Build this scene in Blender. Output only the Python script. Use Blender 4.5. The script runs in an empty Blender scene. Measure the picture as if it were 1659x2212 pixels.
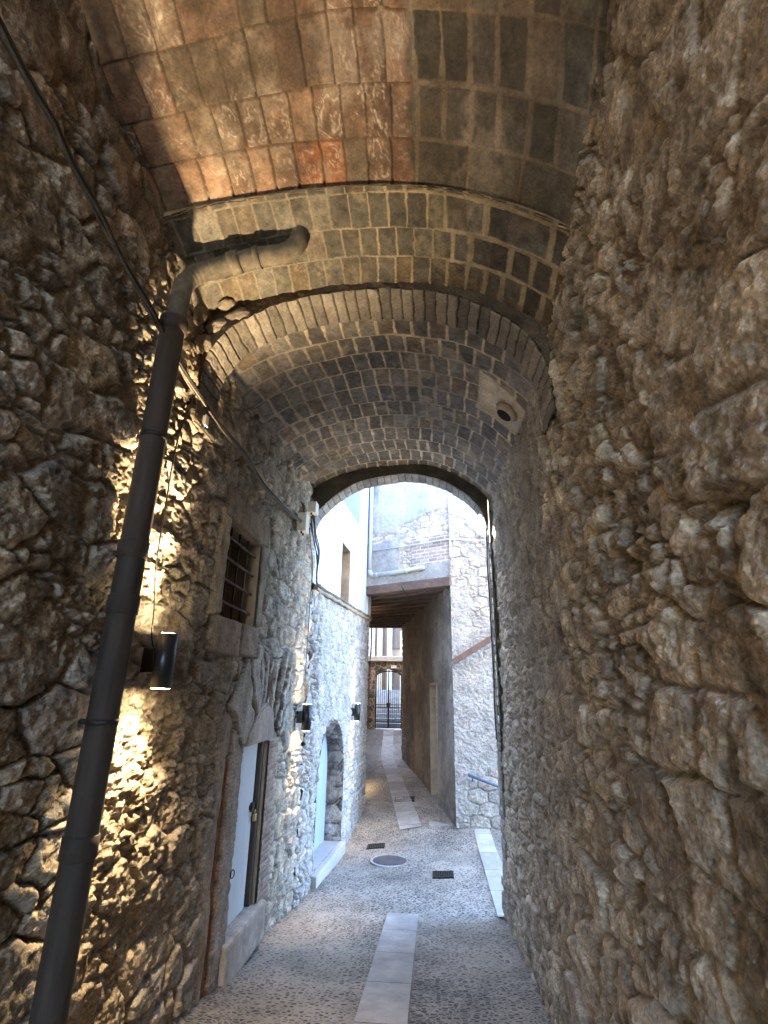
import bpy, bmesh, math, random
import numpy as np
from mathutils import Matrix, Vector
R = math.radians
S = bpy.context.scene
C = S.collection

# ------------------------------------------------------------------ camera, world, sun, exposure
pitch, yaw, roll = R(19.2), R(5.5), R(1.0)
fw = np.array([-math.sin(yaw)*math.cos(pitch), math.cos(yaw)*math.cos(pitch), math.sin(pitch)])
rt = np.cross(fw, [0, 0, 1]); rt /= np.linalg.norm(rt); up = np.cross(rt, fw)
r2 = math.cos(roll)*rt + math.sin(roll)*up
u2 = -math.sin(roll)*rt + math.cos(roll)*up
cd = bpy.data.cameras.new('camera'); cam = bpy.data.objects.new('camera', cd); C.objects.link(cam)
cam.matrix_world = Matrix(((r2[0], u2[0], -fw[0], 0), (r2[1], u2[1], -fw[1], 0), (r2[2], u2[2], -fw[2], 1.6), (0, 0, 0, 1)))
cd.sensor_fit = 'HORIZONTAL'; cd.sensor_width = 36; cd.lens = 36*1130/1659
cd.clip_start = .05; cd.clip_end = 2000
S.camera = cam
SUN_EL, SUN_AZ = R(42), R(318)          # azimuth clockwise from +Y
w = bpy.data.worlds.new('World'); S.world = w; w.use_nodes = True
nt = w.node_tree; bg = nt.nodes['Background']
sky = nt.nodes.new('ShaderNodeTexSky'); sky.sky_type = 'NISHITA'; sky.sun_disc = False; sky.ozone_density = 4
sky.sun_elevation = SUN_EL; sky.sun_rotation = SUN_AZ
nt.links.new(sky.outputs[0], bg.inputs[0]); bg.inputs[1].default_value = .15
sl = bpy.data.lights.new('sun', 'SUN'); sl.energy = 3.2; sl.angle = R(.5); sl.color = (1, .96, .90)
so = bpy.data.objects.new('sun', sl); C.objects.link(so)
sd = Vector((math.sin(SUN_AZ)*math.cos(SUN_EL), math.cos(SUN_AZ)*math.cos(SUN_EL), math.sin(SUN_EL)))
so.rotation_euler = sd.to_track_quat('Z', 'Y').to_euler(); so.location = (0, 0, 30)
S.view_settings.view_transform = 'Standard'; S.view_settings.look = 'None'
S.view_settings.exposure = 5.35; S.view_settings.gamma = 1
S.cycles.max_bounces = 10; S.cycles.diffuse_bounces = 8
S.cycles.sample_clamp_indirect = 6

# ------------------------------------------------------------------ tagging helpers
def tag(o, label=None, cat=None, group=None, kind=None):
    if label: o['label'] = label
    if cat: o['category'] = cat
    if group: o['group'] = group
    if kind: o['kind'] = kind
    return o
def empty(name, loc, label, cat, group=None, rz=0):
    o = bpy.data.objects.new(name, None); C.objects.link(o); o.location = loc; o.rotation_euler.z = rz
    o.empty_display_size = .1
    return tag(o, label, cat, group)

# ------------------------------------------------------------------ numpy noise
def h2(i, j, s):
    i = i.astype(np.int64); j = j.astype(np.int64)
    h = (i*374761393 + j*668265263 + int(s)*1442695041) & 0xFFFFFFFF
    h = ((h ^ (h >> 13))*1274126177) & 0xFFFFFFFF
    h = ((h ^ (h >> 16))*2246822519) & 0xFFFFFFFF
    h = h ^ (h >> 15)
    return (h & 0xFFFFFF)/float(0xFFFFFF)
def vn(x, y, s):
    xi = np.floor(x); yi = np.floor(y); fx = x-xi; fy = y-yi
    fx = fx*fx*fx*(fx*(fx*6-15)+10); fy = fy*fy*fy*(fy*(fy*6-15)+10)
    a = h2(xi, yi, s); b = h2(xi+1, yi, s); c = h2(xi, yi+1, s); d = h2(xi+1, yi+1, s)
    return (a*(1-fx)+b*fx)*(1-fy)+(c*(1-fx)+d*fx)*fy
def fbm(x, y, s, o=4, g=.5):
    t = np.zeros_like(x, dtype=float); a = 1.; n = 0.
    for k in range(o):
        t += a*vn(x*2**k+k*17.3, y*2**k-k*9.7, s+k*31); n += a; a *= g
    return t/n
def ss(a, b, x):
    t = np.clip((x-a)/(b-a), 0, 1); return t*t*(3-2*t)
def mix(a, b, t):
    a = np.asarray(a, float); b = np.asarray(b, float)
    return a*(1-t[..., None])+b*t[..., None]
def vor(u, v, cw, ch, seed, jit=.38):
    U = u/cw; V = v/ch; J = np.floor(V)
    cs = []
    for dj in (-1, 0, 1):
        row = J+dj; off = .5*np.mod(row, 2)+.3*h2(row, row*0+7, seed)
        I = np.floor(U-off)
        for di in (-1, 0, 1):
            ci = I+di
            x = ci+.5+off+jit*(2*h2(ci, row, seed)-1); y = row+.5+jit*(2*h2(ci, row, seed+1)-1)*.8
            cs.append((x, y, ci, row))
    X = np.stack([c[0] for c in cs]); Y = np.stack([c[1] for c in cs])
    D = (X-U)**2+(Y-V)**2
    k = np.argmin(D, 0)[None]
    x1 = np.take_along_axis(X, k, 0)[0]; y1 = np.take_along_axis(Y, k, 0)[0]
    ci = np.take_along_axis(np.stack([c[2] for c in cs]), k, 0)[0]
    cj = np.take_along_axis(np.stack([c[3] for c in cs]), k, 0)[0]
    e = np.full_like(U, 9.)
    for q in range(9):
        dx = X[q]-x1; dy = Y[q]-y1; L = np.sqrt(dx*dx+dy*dy)
        ok = L > 1e-6; L = np.where(ok, L, 1)
        d = ((X[q]+x1)/2-U)*dx/L+((Y[q]+y1)/2-V)*dy/L
        e = np.where(ok, np.minimum(e, d), e)
    e = e*min(cw, ch)
    return e, h2(ci, cj, seed+11), h2(ci, cj, seed+12), h2(ci, cj, seed+13), (U-x1)*cw, (V-y1)*ch

# ------------------------------------------------------------------ materials
MATS = {}
def nodes(name):
    m = bpy.data.materials.new(name); m.use_nodes = True; MATS[name] = m
    return m, m.node_tree, m.node_tree.nodes['Principled BSDF']
def N(t, ty, **k):
    n = t.nodes.new(ty)
    for a, b in k.items():
        if a in n.inputs: n.inputs[a].default_value = b
        else: setattr(n, a, b)
    return n
def masonry(name, rough=.9, fine=70., bump=.35, var=.35, dist=.006, spec=.3):
    """vertex-coloured masonry: the attribute carries each stone's own colour, the nodes its grain"""
    m, t, p = nodes(name); L = t.links.new
    at = N(t, 'ShaderNodeAttribute', attribute_name='Col'); tc = N(t, 'ShaderNodeTexCoord')
    n1 = N(t, 'ShaderNodeTexNoise', Scale=fine, Detail=6., Roughness=.65)
    n2 = N(t, 'ShaderNodeTexNoise', Scale=fine*.13, Detail=5., Roughness=.6)
    n3 = N(t, 'ShaderNodeTexVoronoi', Scale=fine*1.6)
    for n in (n1, n2, n3): L(tc.outputs['Object'], n.inputs['Vector'])
    mr = N(t, 'ShaderNodeMapRange'); mr.inputs['From Min'].default_value = .3; mr.inputs['From Max'].default_value = .7
    mr.inputs['To Min'].default_value = 1-var; mr.inputs['To Max'].default_value = 1+var
    L(n1.outputs['Fac'], mr.inputs['Value'])
    mr2 = N(t, 'ShaderNodeMapRange'); mr2.inputs['From Min'].default_value = .3; mr2.inputs['From Max'].default_value = .7
    mr2.inputs['To Min'].default_value = 1-var*.7; mr2.inputs['To Max'].default_value = 1+var*.7
    L(n2.outputs['Fac'], mr2.inputs['Value'])
    mu = N(t, 'ShaderNodeMath', operation='MULTIPLY'); L(mr.outputs[0], mu.inputs[0]); L(mr2.outputs[0], mu.inputs[1])
    vm = N(t, 'ShaderNodeVectorMath', operation='SCALE'); L(at.outputs['Color'], vm.inputs[0]); L(mu.outputs[0], vm.inputs['Scale'])
    L(vm.outputs[0], p.inputs['Base Color'])
    ad = N(t, 'ShaderNodeMath', operation='MULTIPLY_ADD'); L(n3.outputs['Distance'], ad.inputs[0]); ad.inputs[1].default_value = .35; L(n1.outputs['Fac'], ad.inputs[2])
    bp = N(t, 'ShaderNodeBump', Strength=bump, Distance=dist); L(ad.outputs[0], bp.inputs['Height']); L(bp.outputs[0], p.inputs['Normal'])
    p.inputs['Roughness'].default_value = rough; p.inputs['Specular IOR Level'].default_value = spec
    return m
def plain(name, col, rough=.6, metal=0., var=.15, scale=12., bump=.1, dist=.003, emit=None, stretch=(1, 1, 1)):
    m, t, p = nodes(name); L = t.links.new
    tc = N(t, 'ShaderNodeTexCoord'); mp = N(t, 'ShaderNodeMapping'); mp.inputs['Scale'].default_value = stretch
    L(tc.outputs['Object'], mp.inputs[0])
    n = N(t, 'ShaderNodeTexNoise', Scale=scale, Detail=7., Roughness=.6); L(mp.outputs[0], n.inputs['Vector'])
    n2 = N(t, 'ShaderNodeTexNoise', Scale=scale*.2, Detail=4., Roughness=.6); L(mp.outputs[0], n2.inputs['Vector'])
    a = N(t, 'ShaderNodeMath', operation='ADD'); L(n.outputs['Fac'], a.inputs[0]); L(n2.outputs['Fac'], a.inputs[1])
    mr = N(t, 'ShaderNodeMapRange'); mr.inputs['From Min'].default_value = .7; mr.inputs['From Max'].default_value = 1.3
    mr.inputs['To Min'].default_value = 1-var; mr.inputs['To Max'].default_value = 1+var
    L(a.outputs[0], mr.inputs['Value'])
    vm = N(t, 'ShaderNodeVectorMath', operation='SCALE'); vm.inputs[0].default_value = col[:3]; L(mr.outputs[0], vm.inputs['Scale'])
    L(vm.outputs[0], p.inputs['Base Color'])
    p.inputs['Roughness'].default_value = rough; p.inputs['Metallic'].default_value = metal
    if bump:
        bp = N(t, 'ShaderNodeBump', Strength=bump, Distance=dist); L(n.outputs['Fac'], bp.inputs['Height']); L(bp.outputs[0], p.inputs['Normal'])
    if emit:
        p.inputs['Emission Color'].default_value = (*emit[:3], 1); p.inputs['Emission Strength'].default_value = emit[3]
    return m
M_rub = masonry('rubble_stone', fine=58, bump=.8, dist=.010, var=.42)
M_tile = masonry('vault_tile', fine=60, bump=.3, dist=.004, var=.3, rough=.8)
M_ext = masonry('daylit_stone', fine=34, bump=.9, dist=.014, var=.35)
M_plast = plain('white_render', (.52, .55, .57), .85, var=.08, scale=6, bump=.15, stretch=(1, 1, .25))
M_oldp = masonry('old_render', fine=18, bump=.3, dist=.006, var=.22)
M_pipe = plain('brown_pipe_paint', (.036, .024, .017), .8, .0, var=.55, scale=25, bump=.08, stretch=(1, 1, .15))
M_cer = plain('grey_ceramic', (.125, .105, .075), .9, var=.55, scale=16, bump=.6, dist=.006)
M_greyp = plain('grey_pvc', (.33, .36, .39), .5, var=.12, scale=10, bump=.03)
M_iron = plain('dark_iron', (.035, .03, .028), .55, .6, var=.4, scale=60, bump=.2)
M_rust = plain('rusty_iron', (.11, .065, .05), .8, .2, var=.4, scale=30, bump=.2)
M_lamp = plain('lamp_casing', (.018, .018, .02), .38, .3, var=.2, scale=40, bump=.05)
M_glow = plain('lamp_lens', (.9, .85, .7), .3, var=0, bump=0, emit=(1, .80, .50, 5))
M_door = plain('pale_door_paint', (.52, .53, .53), .6, var=.13, scale=3.5, bump=.05, stretch=(1, 1, .3))
M_bdoor = plain('pale_blue_door', (.30, .37, .56), .6, var=.13, scale=3.5, bump=.05, stretch=(1, 1, .3))
M_wood = plain('dark_wood', (.075, .05, .034), .7, var=.5, scale=22, bump=.3, stretch=(1, 1, .08))
M_beam = plain('aged_beam', (.10, .066, .05), .8, var=.5, scale=14, bump=.4, dist=.01, stretch=(.25, 1, 1))
M_cable = plain('grey_cable', (.14, .12, .10), .7, var=.5, scale=60, bump=0)
M_bcable = plain('black_cable', (.02, .018, .016), .6, var=.3, scale=60, bump=0)
M_box = plain('white_box', (.62, .59, .52), .5, var=.15, scale=20, bump=.03)
M_strip = plain('limestone_strip', (.36, .335, .30), .75, var=.12, scale=9, bump=.15)
M_black = plain('dark_void', (.008, .007, .006), 1, var=0, bump=0)
M_lump = plain('rubble_lump', (.20, .165, .125), .9, var=.4, scale=25, bump=.7, dist=.01)
M_glass, _t, _p = nodes('blue_glass'); _p.inputs['Base Color'].default_value = (.16, .42, .62, 1); _p.inputs['Roughness'].default_value = .08
M_mass = plain('masonry_mass', (.3, .25, .19), .9, var=.2, scale=2)
M_hand = plain('blue_painted_steel', (.09, .13, .21), .4, .3, var=.15, scale=20, bump=.02)
M_beige = plain('beige_render', (.20, .15, .105), .85, var=.2, scale=4, bump=.2, stretch=(1, 1, .3))
M_lint = plain('lintel_stone', (.36, .295, .24), .9, var=.38, scale=14, bump=.8, dist=.012)
M_oldpl = plain('tan_pilaster', (.34, .30, .25), .85, var=.2)
M_step = plain('step_stone', (.13, .13, .13), .8, var=.3, scale=6)
M_reveal = plain('reveal_plaster', (.34, .25, .17), .9, var=.3, scale=8, bump=.35, dist=.008)

def slab_mat():
    m = plain('slab_stone', (.36, .335, .30), .75, var=.14, scale=9, bump=.2); t = m.node_tree; L = t.links.new; p = t.nodes['Principled BSDF']
    src = p.inputs['Base Color'].links[0].from_socket
    tc = N(t, 'ShaderNodeTexCoord'); sx = N(t, 'ShaderNodeSeparateXYZ'); L(tc.outputs['Object'], sx.inputs[0])
    nz = N(t, 'ShaderNodeTexNoise', Scale=30.); L(tc.outputs['Object'], nz.inputs['Vector'])
    a = N(t, 'ShaderNodeMath', operation='MULTIPLY_ADD'); L(nz.outputs['Fac'], a.inputs[0]); a.inputs[1].default_value = .02; L(sx.outputs['Y'], a.inputs[2])
    b = N(t, 'ShaderNodeMath', operation='DIVIDE'); L(a.outputs[0], b.inputs[0]); b.inputs[1].default_value = .74
    f = N(t, 'ShaderNodeMath', operation='FRACT'); L(b.outputs[0], f.inputs[0])
    c = N(t, 'ShaderNodeMath', operation='LESS_THAN'); L(f.outputs[0], c.inputs[0]); c.inputs[1].default_value = .014
    fl = N(t, 'ShaderNodeMath', operation='FLOOR'); L(b.outputs[0], fl.inputs[0])
    wn = N(t, 'ShaderNodeTexWhiteNoise', noise_dimensions='1D'); L(fl.outputs[0], wn.inputs['W'])
    mr = N(t, 'ShaderNodeMapRange'); mr.inputs['To Min'].default_value = .8; mr.inputs['To Max'].default_value = 1.12; L(wn.outputs['Value'], mr.inputs['Value'])
    n2 = N(t, 'ShaderNodeTexNoise', Scale=3., Detail=6., Roughness=.7); L(tc.outputs['Object'], n2.inputs['Vector'])
    m2 = N(t, 'ShaderNodeMapRange'); m2.inputs['From Min'].default_value = .35; m2.inputs['From Max'].default_value = .65; m2.inputs['To Min'].default_value = .72; m2.inputs['To Max'].default_value = 1.1; L(n2.outputs['Fac'], m2.inputs['Value'])
    k = N(t, 'ShaderNodeMath', operation='MULTIPLY'); L(mr.outputs[0], k.inputs[0]); L(m2.outputs[0], k.inputs[1])
    v = N(t, 'ShaderNodeVectorMath', operation='SCALE'); L(src, v.inputs[0]); L(k.outputs[0], v.inputs['Scale'])
    mx = N(t, 'ShaderNodeMix', data_type='RGBA'); L(c.outputs[0], mx.inputs['Factor']); L(v.outputs[0], mx.inputs['A']); mx.inputs['B'].default_value = (.10, .09, .08, 1)
    L(mx.outputs['Result'], p.inputs['Base Color']); return m
M_slab = slab_mat()
def pave_mat():
    m, t, p = nodes('pebble_paving'); L = t.links.new
    tc = N(t, 'ShaderNodeTexCoord'); mp = N(t, 'ShaderNodeMapping'); mp.inputs['Scale'].default_value = (1.0, 1.35, 0)
    L(tc.outputs['Object'], mp.inputs[0])
    wn = N(t, 'ShaderNodeTexNoise', Scale=9., Detail=2.); L(mp.outputs[0], wn.inputs['Vector'])
    wm = N(t, 'ShaderNodeVectorMath', operation='MULTIPLY_ADD'); L(wn.outputs['Color'], wm.inputs[0]); wm.inputs[1].default_value = (.03, .03, 0); L(mp.outputs[0], wm.inputs[2])
    v = N(t, 'ShaderNodeTexVoronoi', Scale=22., Randomness=.85); L(wm.outputs[0], v.inputs['Vector'])
    ve = N(t, 'ShaderNodeTexVoronoi', Scale=22., Randomness=.85, feature='DISTANCE_TO_EDGE'); L(wm.outputs[0], ve.inputs['Vector'])
    sc = N(t, 'ShaderNodeSeparateColor'); L(v.outputs['Color'], sc.inputs[0])
    nz = N(t, 'ShaderNodeTexNoise', Scale=1.1, Detail=5., Roughness=.65); L(tc.outputs['Object'], nz.inputs['Vector'])
    # pebble mask: eroded by a broad wear noise
    th = N(t, 'ShaderNodeMapRange'); th.inputs['From Min'].default_value = .3; th.inputs['From Max'].default_value = .7; th.inputs['To Min'].default_value = .02; th.inputs['To Max'].default_value = .20; L(nz.outputs['Fac'], th.inputs['Value'])
    sb = N(t, 'ShaderNodeMath', operation='SUBTRACT'); L(ve.outputs['Distance'], sb.inputs[0]); L(th.outputs[0], sb.inputs[1])
    mk = N(t, 'ShaderNodeMapRange', interpolation_type='SMOOTHSTEP'); mk.inputs['From Min'].default_value = 0; mk.inputs['From Max'].default_value = .10; L(sb.outputs[0], mk.inputs['Value'])
    pc = N(t, 'ShaderNodeValToRGB'); L(sc.outputs[0], pc.inputs[0])
    cr = pc.color_ramp; cr.elements[0].color = (.03, .026, .022, 1); cr.elements[1].color = (.19, .175, .155, 1)
    e = cr.elements.new(.5); e.color = (.075, .066, .056, 1)
    mc = N(t, 'ShaderNodeMix', data_type='RGBA'); L(mk.outputs[0], mc.inputs['Factor']); mc.inputs['A'].default_value = (.30, .258, .205, 1); L(pc.outputs[0], mc.inputs['B'])
    n4 = N(t, 'ShaderNodeTexNoise', Scale=60., Detail=4.); L(tc.outputs['Object'], n4.inputs['Vector'])
    m4 = N(t, 'ShaderNodeMapRange'); m4.inputs['To Min'].default_value = .65; m4.inputs['To Max'].default_value = 1.35; L(n4.outputs['Fac'], m4.inputs['Value'])
    vm = N(t, 'ShaderNodeVectorMath', operation='SCALE'); L(mc.outputs['Result'], vm.inputs[0]); L(m4.outputs[0], vm.inputs['Scale'])
    sx = N(t, 'ShaderNodeSeparateXYZ'); L(tc.outputs['Object'], sx.inputs[0])
    ax = N(t, 'ShaderNodeMath', operation='ADD'); L(sx.outputs['X'], ax.inputs[0]); ax.inputs[1].default_value = .46
    ab = N(t, 'ShaderNodeMath', operation='ABSOLUTE'); L(ax.outputs[0], ab.inputs[0])
    wv = N(t, 'ShaderNodeTexNoise', Scale=4., Detail=5., Roughness=.7); L(tc.outputs['Object'], wv.inputs['Vector'])
    aw_ = N(t, 'ShaderNodeMath', operation='MULTIPLY_ADD'); L(wv.outputs['Fac'], aw_.inputs[0]); aw_.inputs[1].default_value = .5; L(ab.outputs[0], aw_.inputs[2])
    gm = N(t, 'ShaderNodeMapRange', interpolation_type='SMOOTHSTEP'); gm.inputs['From Min'].default_value = 1.25; gm.inputs['From Max'].default_value = 1.62; gm.inputs['To Min'].default_value = 1; gm.inputs['To Max'].default_value = .62; L(aw_.outputs[0], gm.inputs['Value'])
    st_ = N(t, 'ShaderNodeTexNoise', Scale=1.7, Detail=6., Roughness=.7); L(tc.outputs['Object'], st_.inputs['Vector'])
    s2 = N(t, 'ShaderNodeMapRange'); s2.inputs['From Min'].default_value = .36; s2.inputs['From Max'].default_value = .62; s2.inputs['To Min'].default_value = .66; s2.inputs['To Max'].default_value = 1.12; L(st_.outputs['Fac'], s2.inputs['Value'])
    gg = N(t, 'ShaderNodeMath', operation='MULTIPLY'); L(gm.outputs[0], gg.inputs[0]); L(s2.outputs[0], gg.inputs[1])
    v3 = N(t, 'ShaderNodeVectorMath', operation='SCALE'); L(vm.outputs[0], v3.inputs[0]); L(gg.outputs[0], v3.inputs['Scale'])
    L(v3.outputs[0], p.inputs['Base Color'])
    hb = N(t, 'ShaderNodeMath', operation='MULTIPLY_ADD'); L(n4.outputs['Fac'], hb.inputs[0]); hb.inputs[1].default_value = .25; L(mk.outputs[0], hb.inputs[2])
    bp = N(t, 'ShaderNodeBump', Strength=.8, Distance=.008); L(hb.outputs[0], bp.inputs['Height']); L(bp.outputs[0], p.inputs['Normal'])
    p.inputs['Roughness'].default_value = .7
    return m
M_pave = pave_mat()

# ------------------------------------------------------------------ mesh helpers
def link(name, me, mat, parent=None):
    o = bpy.data.objects.new(name, me); C.objects.link(o)
    if mat: me.materials.append(mat)
    if parent: o.parent = parent
    return o
def grid(name, P, Col, mat, parent=None, keep=None, flip=False, smooth=True):
    n, m = P.shape[:2]
    idx = np.arange(n*m).reshape(n, m)
    a, b, c, d = idx[:-1, :-1], idx[1:, :-1], idx[1:, 1:], idx[:-1, 1:]
    q = np.stack([a, b, c, d] if not flip else [a, d, c, b], -1)
    if keep is not None: q = q[keep[:-1, :-1] & keep[1:, :-1] & keep[1:, 1:] & keep[:-1, 1:]]
    q = q.reshape(-1, 4)
    me = bpy.data.meshes.new(name)
    me.vertices.add(n*m); me.vertices.foreach_set('co', P.reshape(-1).astype(np.float32))
    me.loops.add(q.size); me.loops.foreach_set('vertex_index', q.reshape(-1).astype(np.int32))
    me.polygons.add(len(q)); me.polygons.foreach_set('loop_start', np.arange(0, q.size, 4, dtype=np.int32))
    me.polygons.foreach_set('use_smooth', np.full(len(q), smooth))
    me.update(calc_edges=True)
    if Col is not None:
        at = me.color_attributes.new('Col', 'FLOAT_COLOR', 'POINT')
        cc = np.concatenate([np.clip(Col, .003, 1), np.ones(Col.shape[:2]+(1,))], -1)
        at.data.foreach_set('color', cc.reshape(-1).astype(np.float32))
    if keep is not None:
        bm = bmesh.new(); bm.from_mesh(me)
        bmesh.ops.delete(bm, geom=[v for v in bm.verts if not v.link_faces], context='VERTS')
        bm.to_mesh(me); bm.free()
    return link(name, me, mat, parent)
class MB:
    def __init__(s): s.bm = bmesh.new()
    def box(s, x0, x1, y0, y1, z0, z1, bev=0, jit=0, T=None):
        r = bmesh.ops.create_cube(s.bm, size=1); vs = r['verts']
        for v in vs:
            v.co = Vector(((x0+x1)/2+v.co.x*(x1-x0), (y0+y1)/2+v.co.y*(y1-y0), (z0+z1)/2+v.co.z*(z1-z0)))
            if jit: v.co += Vector([random.uniform(-jit, jit) for _ in range(3)])
        if bev:
            es = list({e for v in vs for e in v.link_edges})
            rr = bmesh.ops.bevel(s.bm, geom=es, offset=bev, segments=2, affect='EDGES', profile=.6)
            vs = list({v for f in rr['faces'] for v in f.verts} | {v for v in vs if v.is_valid})
        if T is not None:
            for v in vs: v.co = T(v.co)
        return s
    def tube(s, pts, r, seg=12, cap=True):
        pts = [Vector(p) for p in pts]; rings = []
        n = len(pts); rr = r if hasattr(r, '__len__') else [r]*n
        prev = None
        for i, p in enumerate(pts):
            t = (pts[min(i+1, n-1)]-pts[max(i-1, 0)]).normalized()
            if prev is None: a = t.orthogonal().normalized()
            else: a = (prev-t*prev.dot(t)).normalized()
            prev = a; b = t.cross(a)
            rings.append([s.bm.verts.new(p+(a*math.cos(k*2*math.pi/seg)+b*math.sin(k*2*math.pi/seg))*rr[i]) for k in range(seg)])
        for i in range(n-1):
            for k in range(seg):
                f = s.bm.faces.new((rings[i][k], rings[i][(k+1) % seg], rings[i+1][(k+1) % seg], rings[i+1][k])); f.smooth = True
        if cap:
            s.bm.faces.new(rings[0][::-1]); s.bm.faces.new(rings[-1])
        return s
    def poly(s, pts):
        s.bm.faces.new([s.bm.verts.new(p) for p in pts]); return s
    def build(s, name, mat, parent=None, smooth=False):
        bmesh.ops.recalc_face_normals(s.bm, faces=s.bm.faces)
        me = bpy.data.meshes.new(name); s.bm.to_mesh(me); s.bm.free()
        o = link(name, me, mat, parent)
        return o
def cr(pts, n):
    """Catmull-Rom through points"""
    P = np.array(pts, float); P = np.vstack([2*P[0]-P[1], P, 2*P[-1]-P[-2]]); out = []
    for i in range(1, len(P)-2):
        for t in np.linspace(0, 1, n, endpoint=False):
            a, b, c, d = P[i-1:i+3]
            out.append(.5*((2*b)+(-a+c)*t+(2*a-5*b+4*c-d)*t*t+(-a+3*b-3*c+d)*t**3))
    out.append(P[-2]); return np.array(out)
def resample(pl, ds):
    d = np.r_[0, np.cumsum(np.linalg.norm(np.diff(pl, axis=0), axis=1))]
    t = np.linspace(0, d[-1], int(d[-1]/ds)+2)
    return np.stack([np.interp(t, d, pl[:, k]) for k in range(pl.shape[1])], -1), t

# ------------------------------------------------------------------ masonry pattern
TAN = np.array([.33, .275, .205]); GREY = np.array([.285, .255, .215]); OCH = np.array([.31, .25, .18]); PINK = np.array([.28, .235, .20])
def rubble(u, v, cw, ch, seed, amp=.04, split=.45, joint=.012, tilt=.12, warp=.05, rough=.010, round_=.035, mort=(.13, .108, .083), facet=.12, splitmap=None, deep=.5, fill=0., jit=.36, pores=.0):
    """tightly packed stones: thin dark joints, flat tilted faces with worn arrises"""
    wx = (fbm(u*2.6, v*2.6, seed+50, 3)-.5)*2*warp; wy = (fbm(u*2.6, v*2.6, seed+60, 3)-.5)*2*warp
    wx2 = (fbm(u*13, v*13, seed+70, 3)-.5)*.022; wy2 = (fbm(u*13, v*13, seed+80, 3)-.5)*.022
    U = u+wx+wx2; V = v+wy+wy2
    e, a, b, c, dx, dy = vor(U, V, cw, ch, seed, jit)
    e2, a2, b2, c2, dx2, dy2 = vor(U, V, cw*.48, ch*.52, seed+100, jit)
    sp = (c < (split if splitmap is None else splitmap))
    e = np.where(sp, np.minimum(e, e2), e); a = np.where(sp, a2, a); b = np.where(sp, b2, b); cc = np.where(sp, c2, c)
    dx = np.where(sp, dx2, dx); dy = np.where(sp, dy2, dy)
    jw = joint*(.5+1.0*fbm(u*5, v*5, seed+90, 3))
    rnd = round_*(.6+.9*b)
    t = np.clip((e-jw*.5)/rnd, 0, 1); dome = np.sqrt(np.clip(1-(1-t)**2, 0, 1))
    f1 = fbm(u*7, v*7, seed+5, 5, .55); f2 = fbm(u*42, v*42, seed+6, 3); f4 = fbm(u*16, v*24, seed+66, 4, .6)
    ef, fa_, fb_, fc_, fx_, fy_ = vor(u+wx2, v+wy2, .11, .08, seed+200, .45)
    fac = (fx_*(2*fa_-1)+fy_*(2*fb_-1))*facet*ss(.4, .65, fbm(u*3, v*3, seed+201, 3))*dome
    h = amp*(dome*(.35+.65*a)) + (dx*tilt*(2*b-1) + dy*tilt*(2*cc-1)*1.3)*(.3+.7*dome)+fac
    h = h+(f1-.5)*rough*2.2+(f2-.5)*rough*1.9+(f4-.5)*rough*2.4
    if pores: h = h-pores*ss(.62, .72, fbm(u*30, v*34, seed+301, 3))*dome
    m = 1-ss(.0, 1., (e-jw*.3)/(jw*.5+1e-6))
    erode = ss(.38, .62, fbm(u*2.3, v*2.3, seed+8, 3))
    h = h-m*amp*(.25+deep*erode*(.5+fbm(u*7, v*7, seed+9, 2)))
    lap = 0
    if np.any(np.asarray(fill) > 0):
        ml = amp*fill*(.2+1.6*fbm(u*2.6, v*2.6, seed+91, 3))+(f4-.5)*rough*2.5-.006
        d_ = ml-h; lap = ss(-.003, .004, d_); h = np.where(d_ > 0, ml, h)
    col = TAN+np.zeros(u.shape+(3,))
    col = mix(col, GREY, ss(.3, .8, a)); col = mix(col, OCH, ss(.75, .95, b)*.8); col = mix(col, PINK, ss(.8, .95, cc)*.6)
    col = col*(.62+.42*b+.30*a)[..., None]
    st = fbm(u*2.0, v*1.3, seed+20, 5, .6)
    col = col*(.62+.76*st)[..., None]
    col = col*np.clip(1+1.5*(f1-.5)+.9*(f4-.5), .4, 1.7)[..., None]
    pal = ss(.56, .70, fbm(u*6, v*5, seed+21, 5, .65)); col = mix(col, (.40, .36, .30), pal*.35)
    jd = np.array(mort)*(.7+.6*f1)[..., None]
    col = mix(col, jd, np.clip(m*.9, 0, .95)); col = mix(col, np.array([.25, .215, .17])*(.7+.6*f4)[..., None], np.clip(lap*.8+0*m, 0, .9))
    return h, col, e, m
def block(h, col, U, V, u0, u1, v0, v1, hh, c, seed, rnd=.02, rough=.006):
    n = (fbm(U*12, V*12, seed, 3)-.5)*.02
    d = np.minimum(np.minimum(U-u0, u1-U), np.minimum(V-v0, v1-V))+n
    k = ss(-.004, .004, d); t = np.clip(d/rnd, 0, 1)
    hb = hh*np.sqrt(np.clip(1-(1-t)**2, 0, 1))+(fbm(U*16, V*16, seed+3, 4)-.5)*rough*3-.012*(d < .006)
    hb += (np.abs(fbm(U*22, V*14, seed+7, 4, .6)-.5)-.12)*rough*3.5; h[:] = h*(1-k)+hb*k
    cb = np.array(c)*(.75+.5*fbm(U*7, V*4, seed+4, 4))[..., None]*(.6+.4*ss(0, .012, d))[..., None]
    col[:] = col*(1-k[..., None])+cb*k[..., None]
def hood(y0, k, ymin, yb):
    """y samples denser towards the camera"""
    a = [ymin]
    while a[-1] < y0: a.append(a[-1]+yb)
    a[-1] = y0
    while a[-1] < 7.4: a.append(a[-1]+max(.0035, k*a[-1]))
    a[-1] = 7.4
    return np.array(a)

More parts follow.
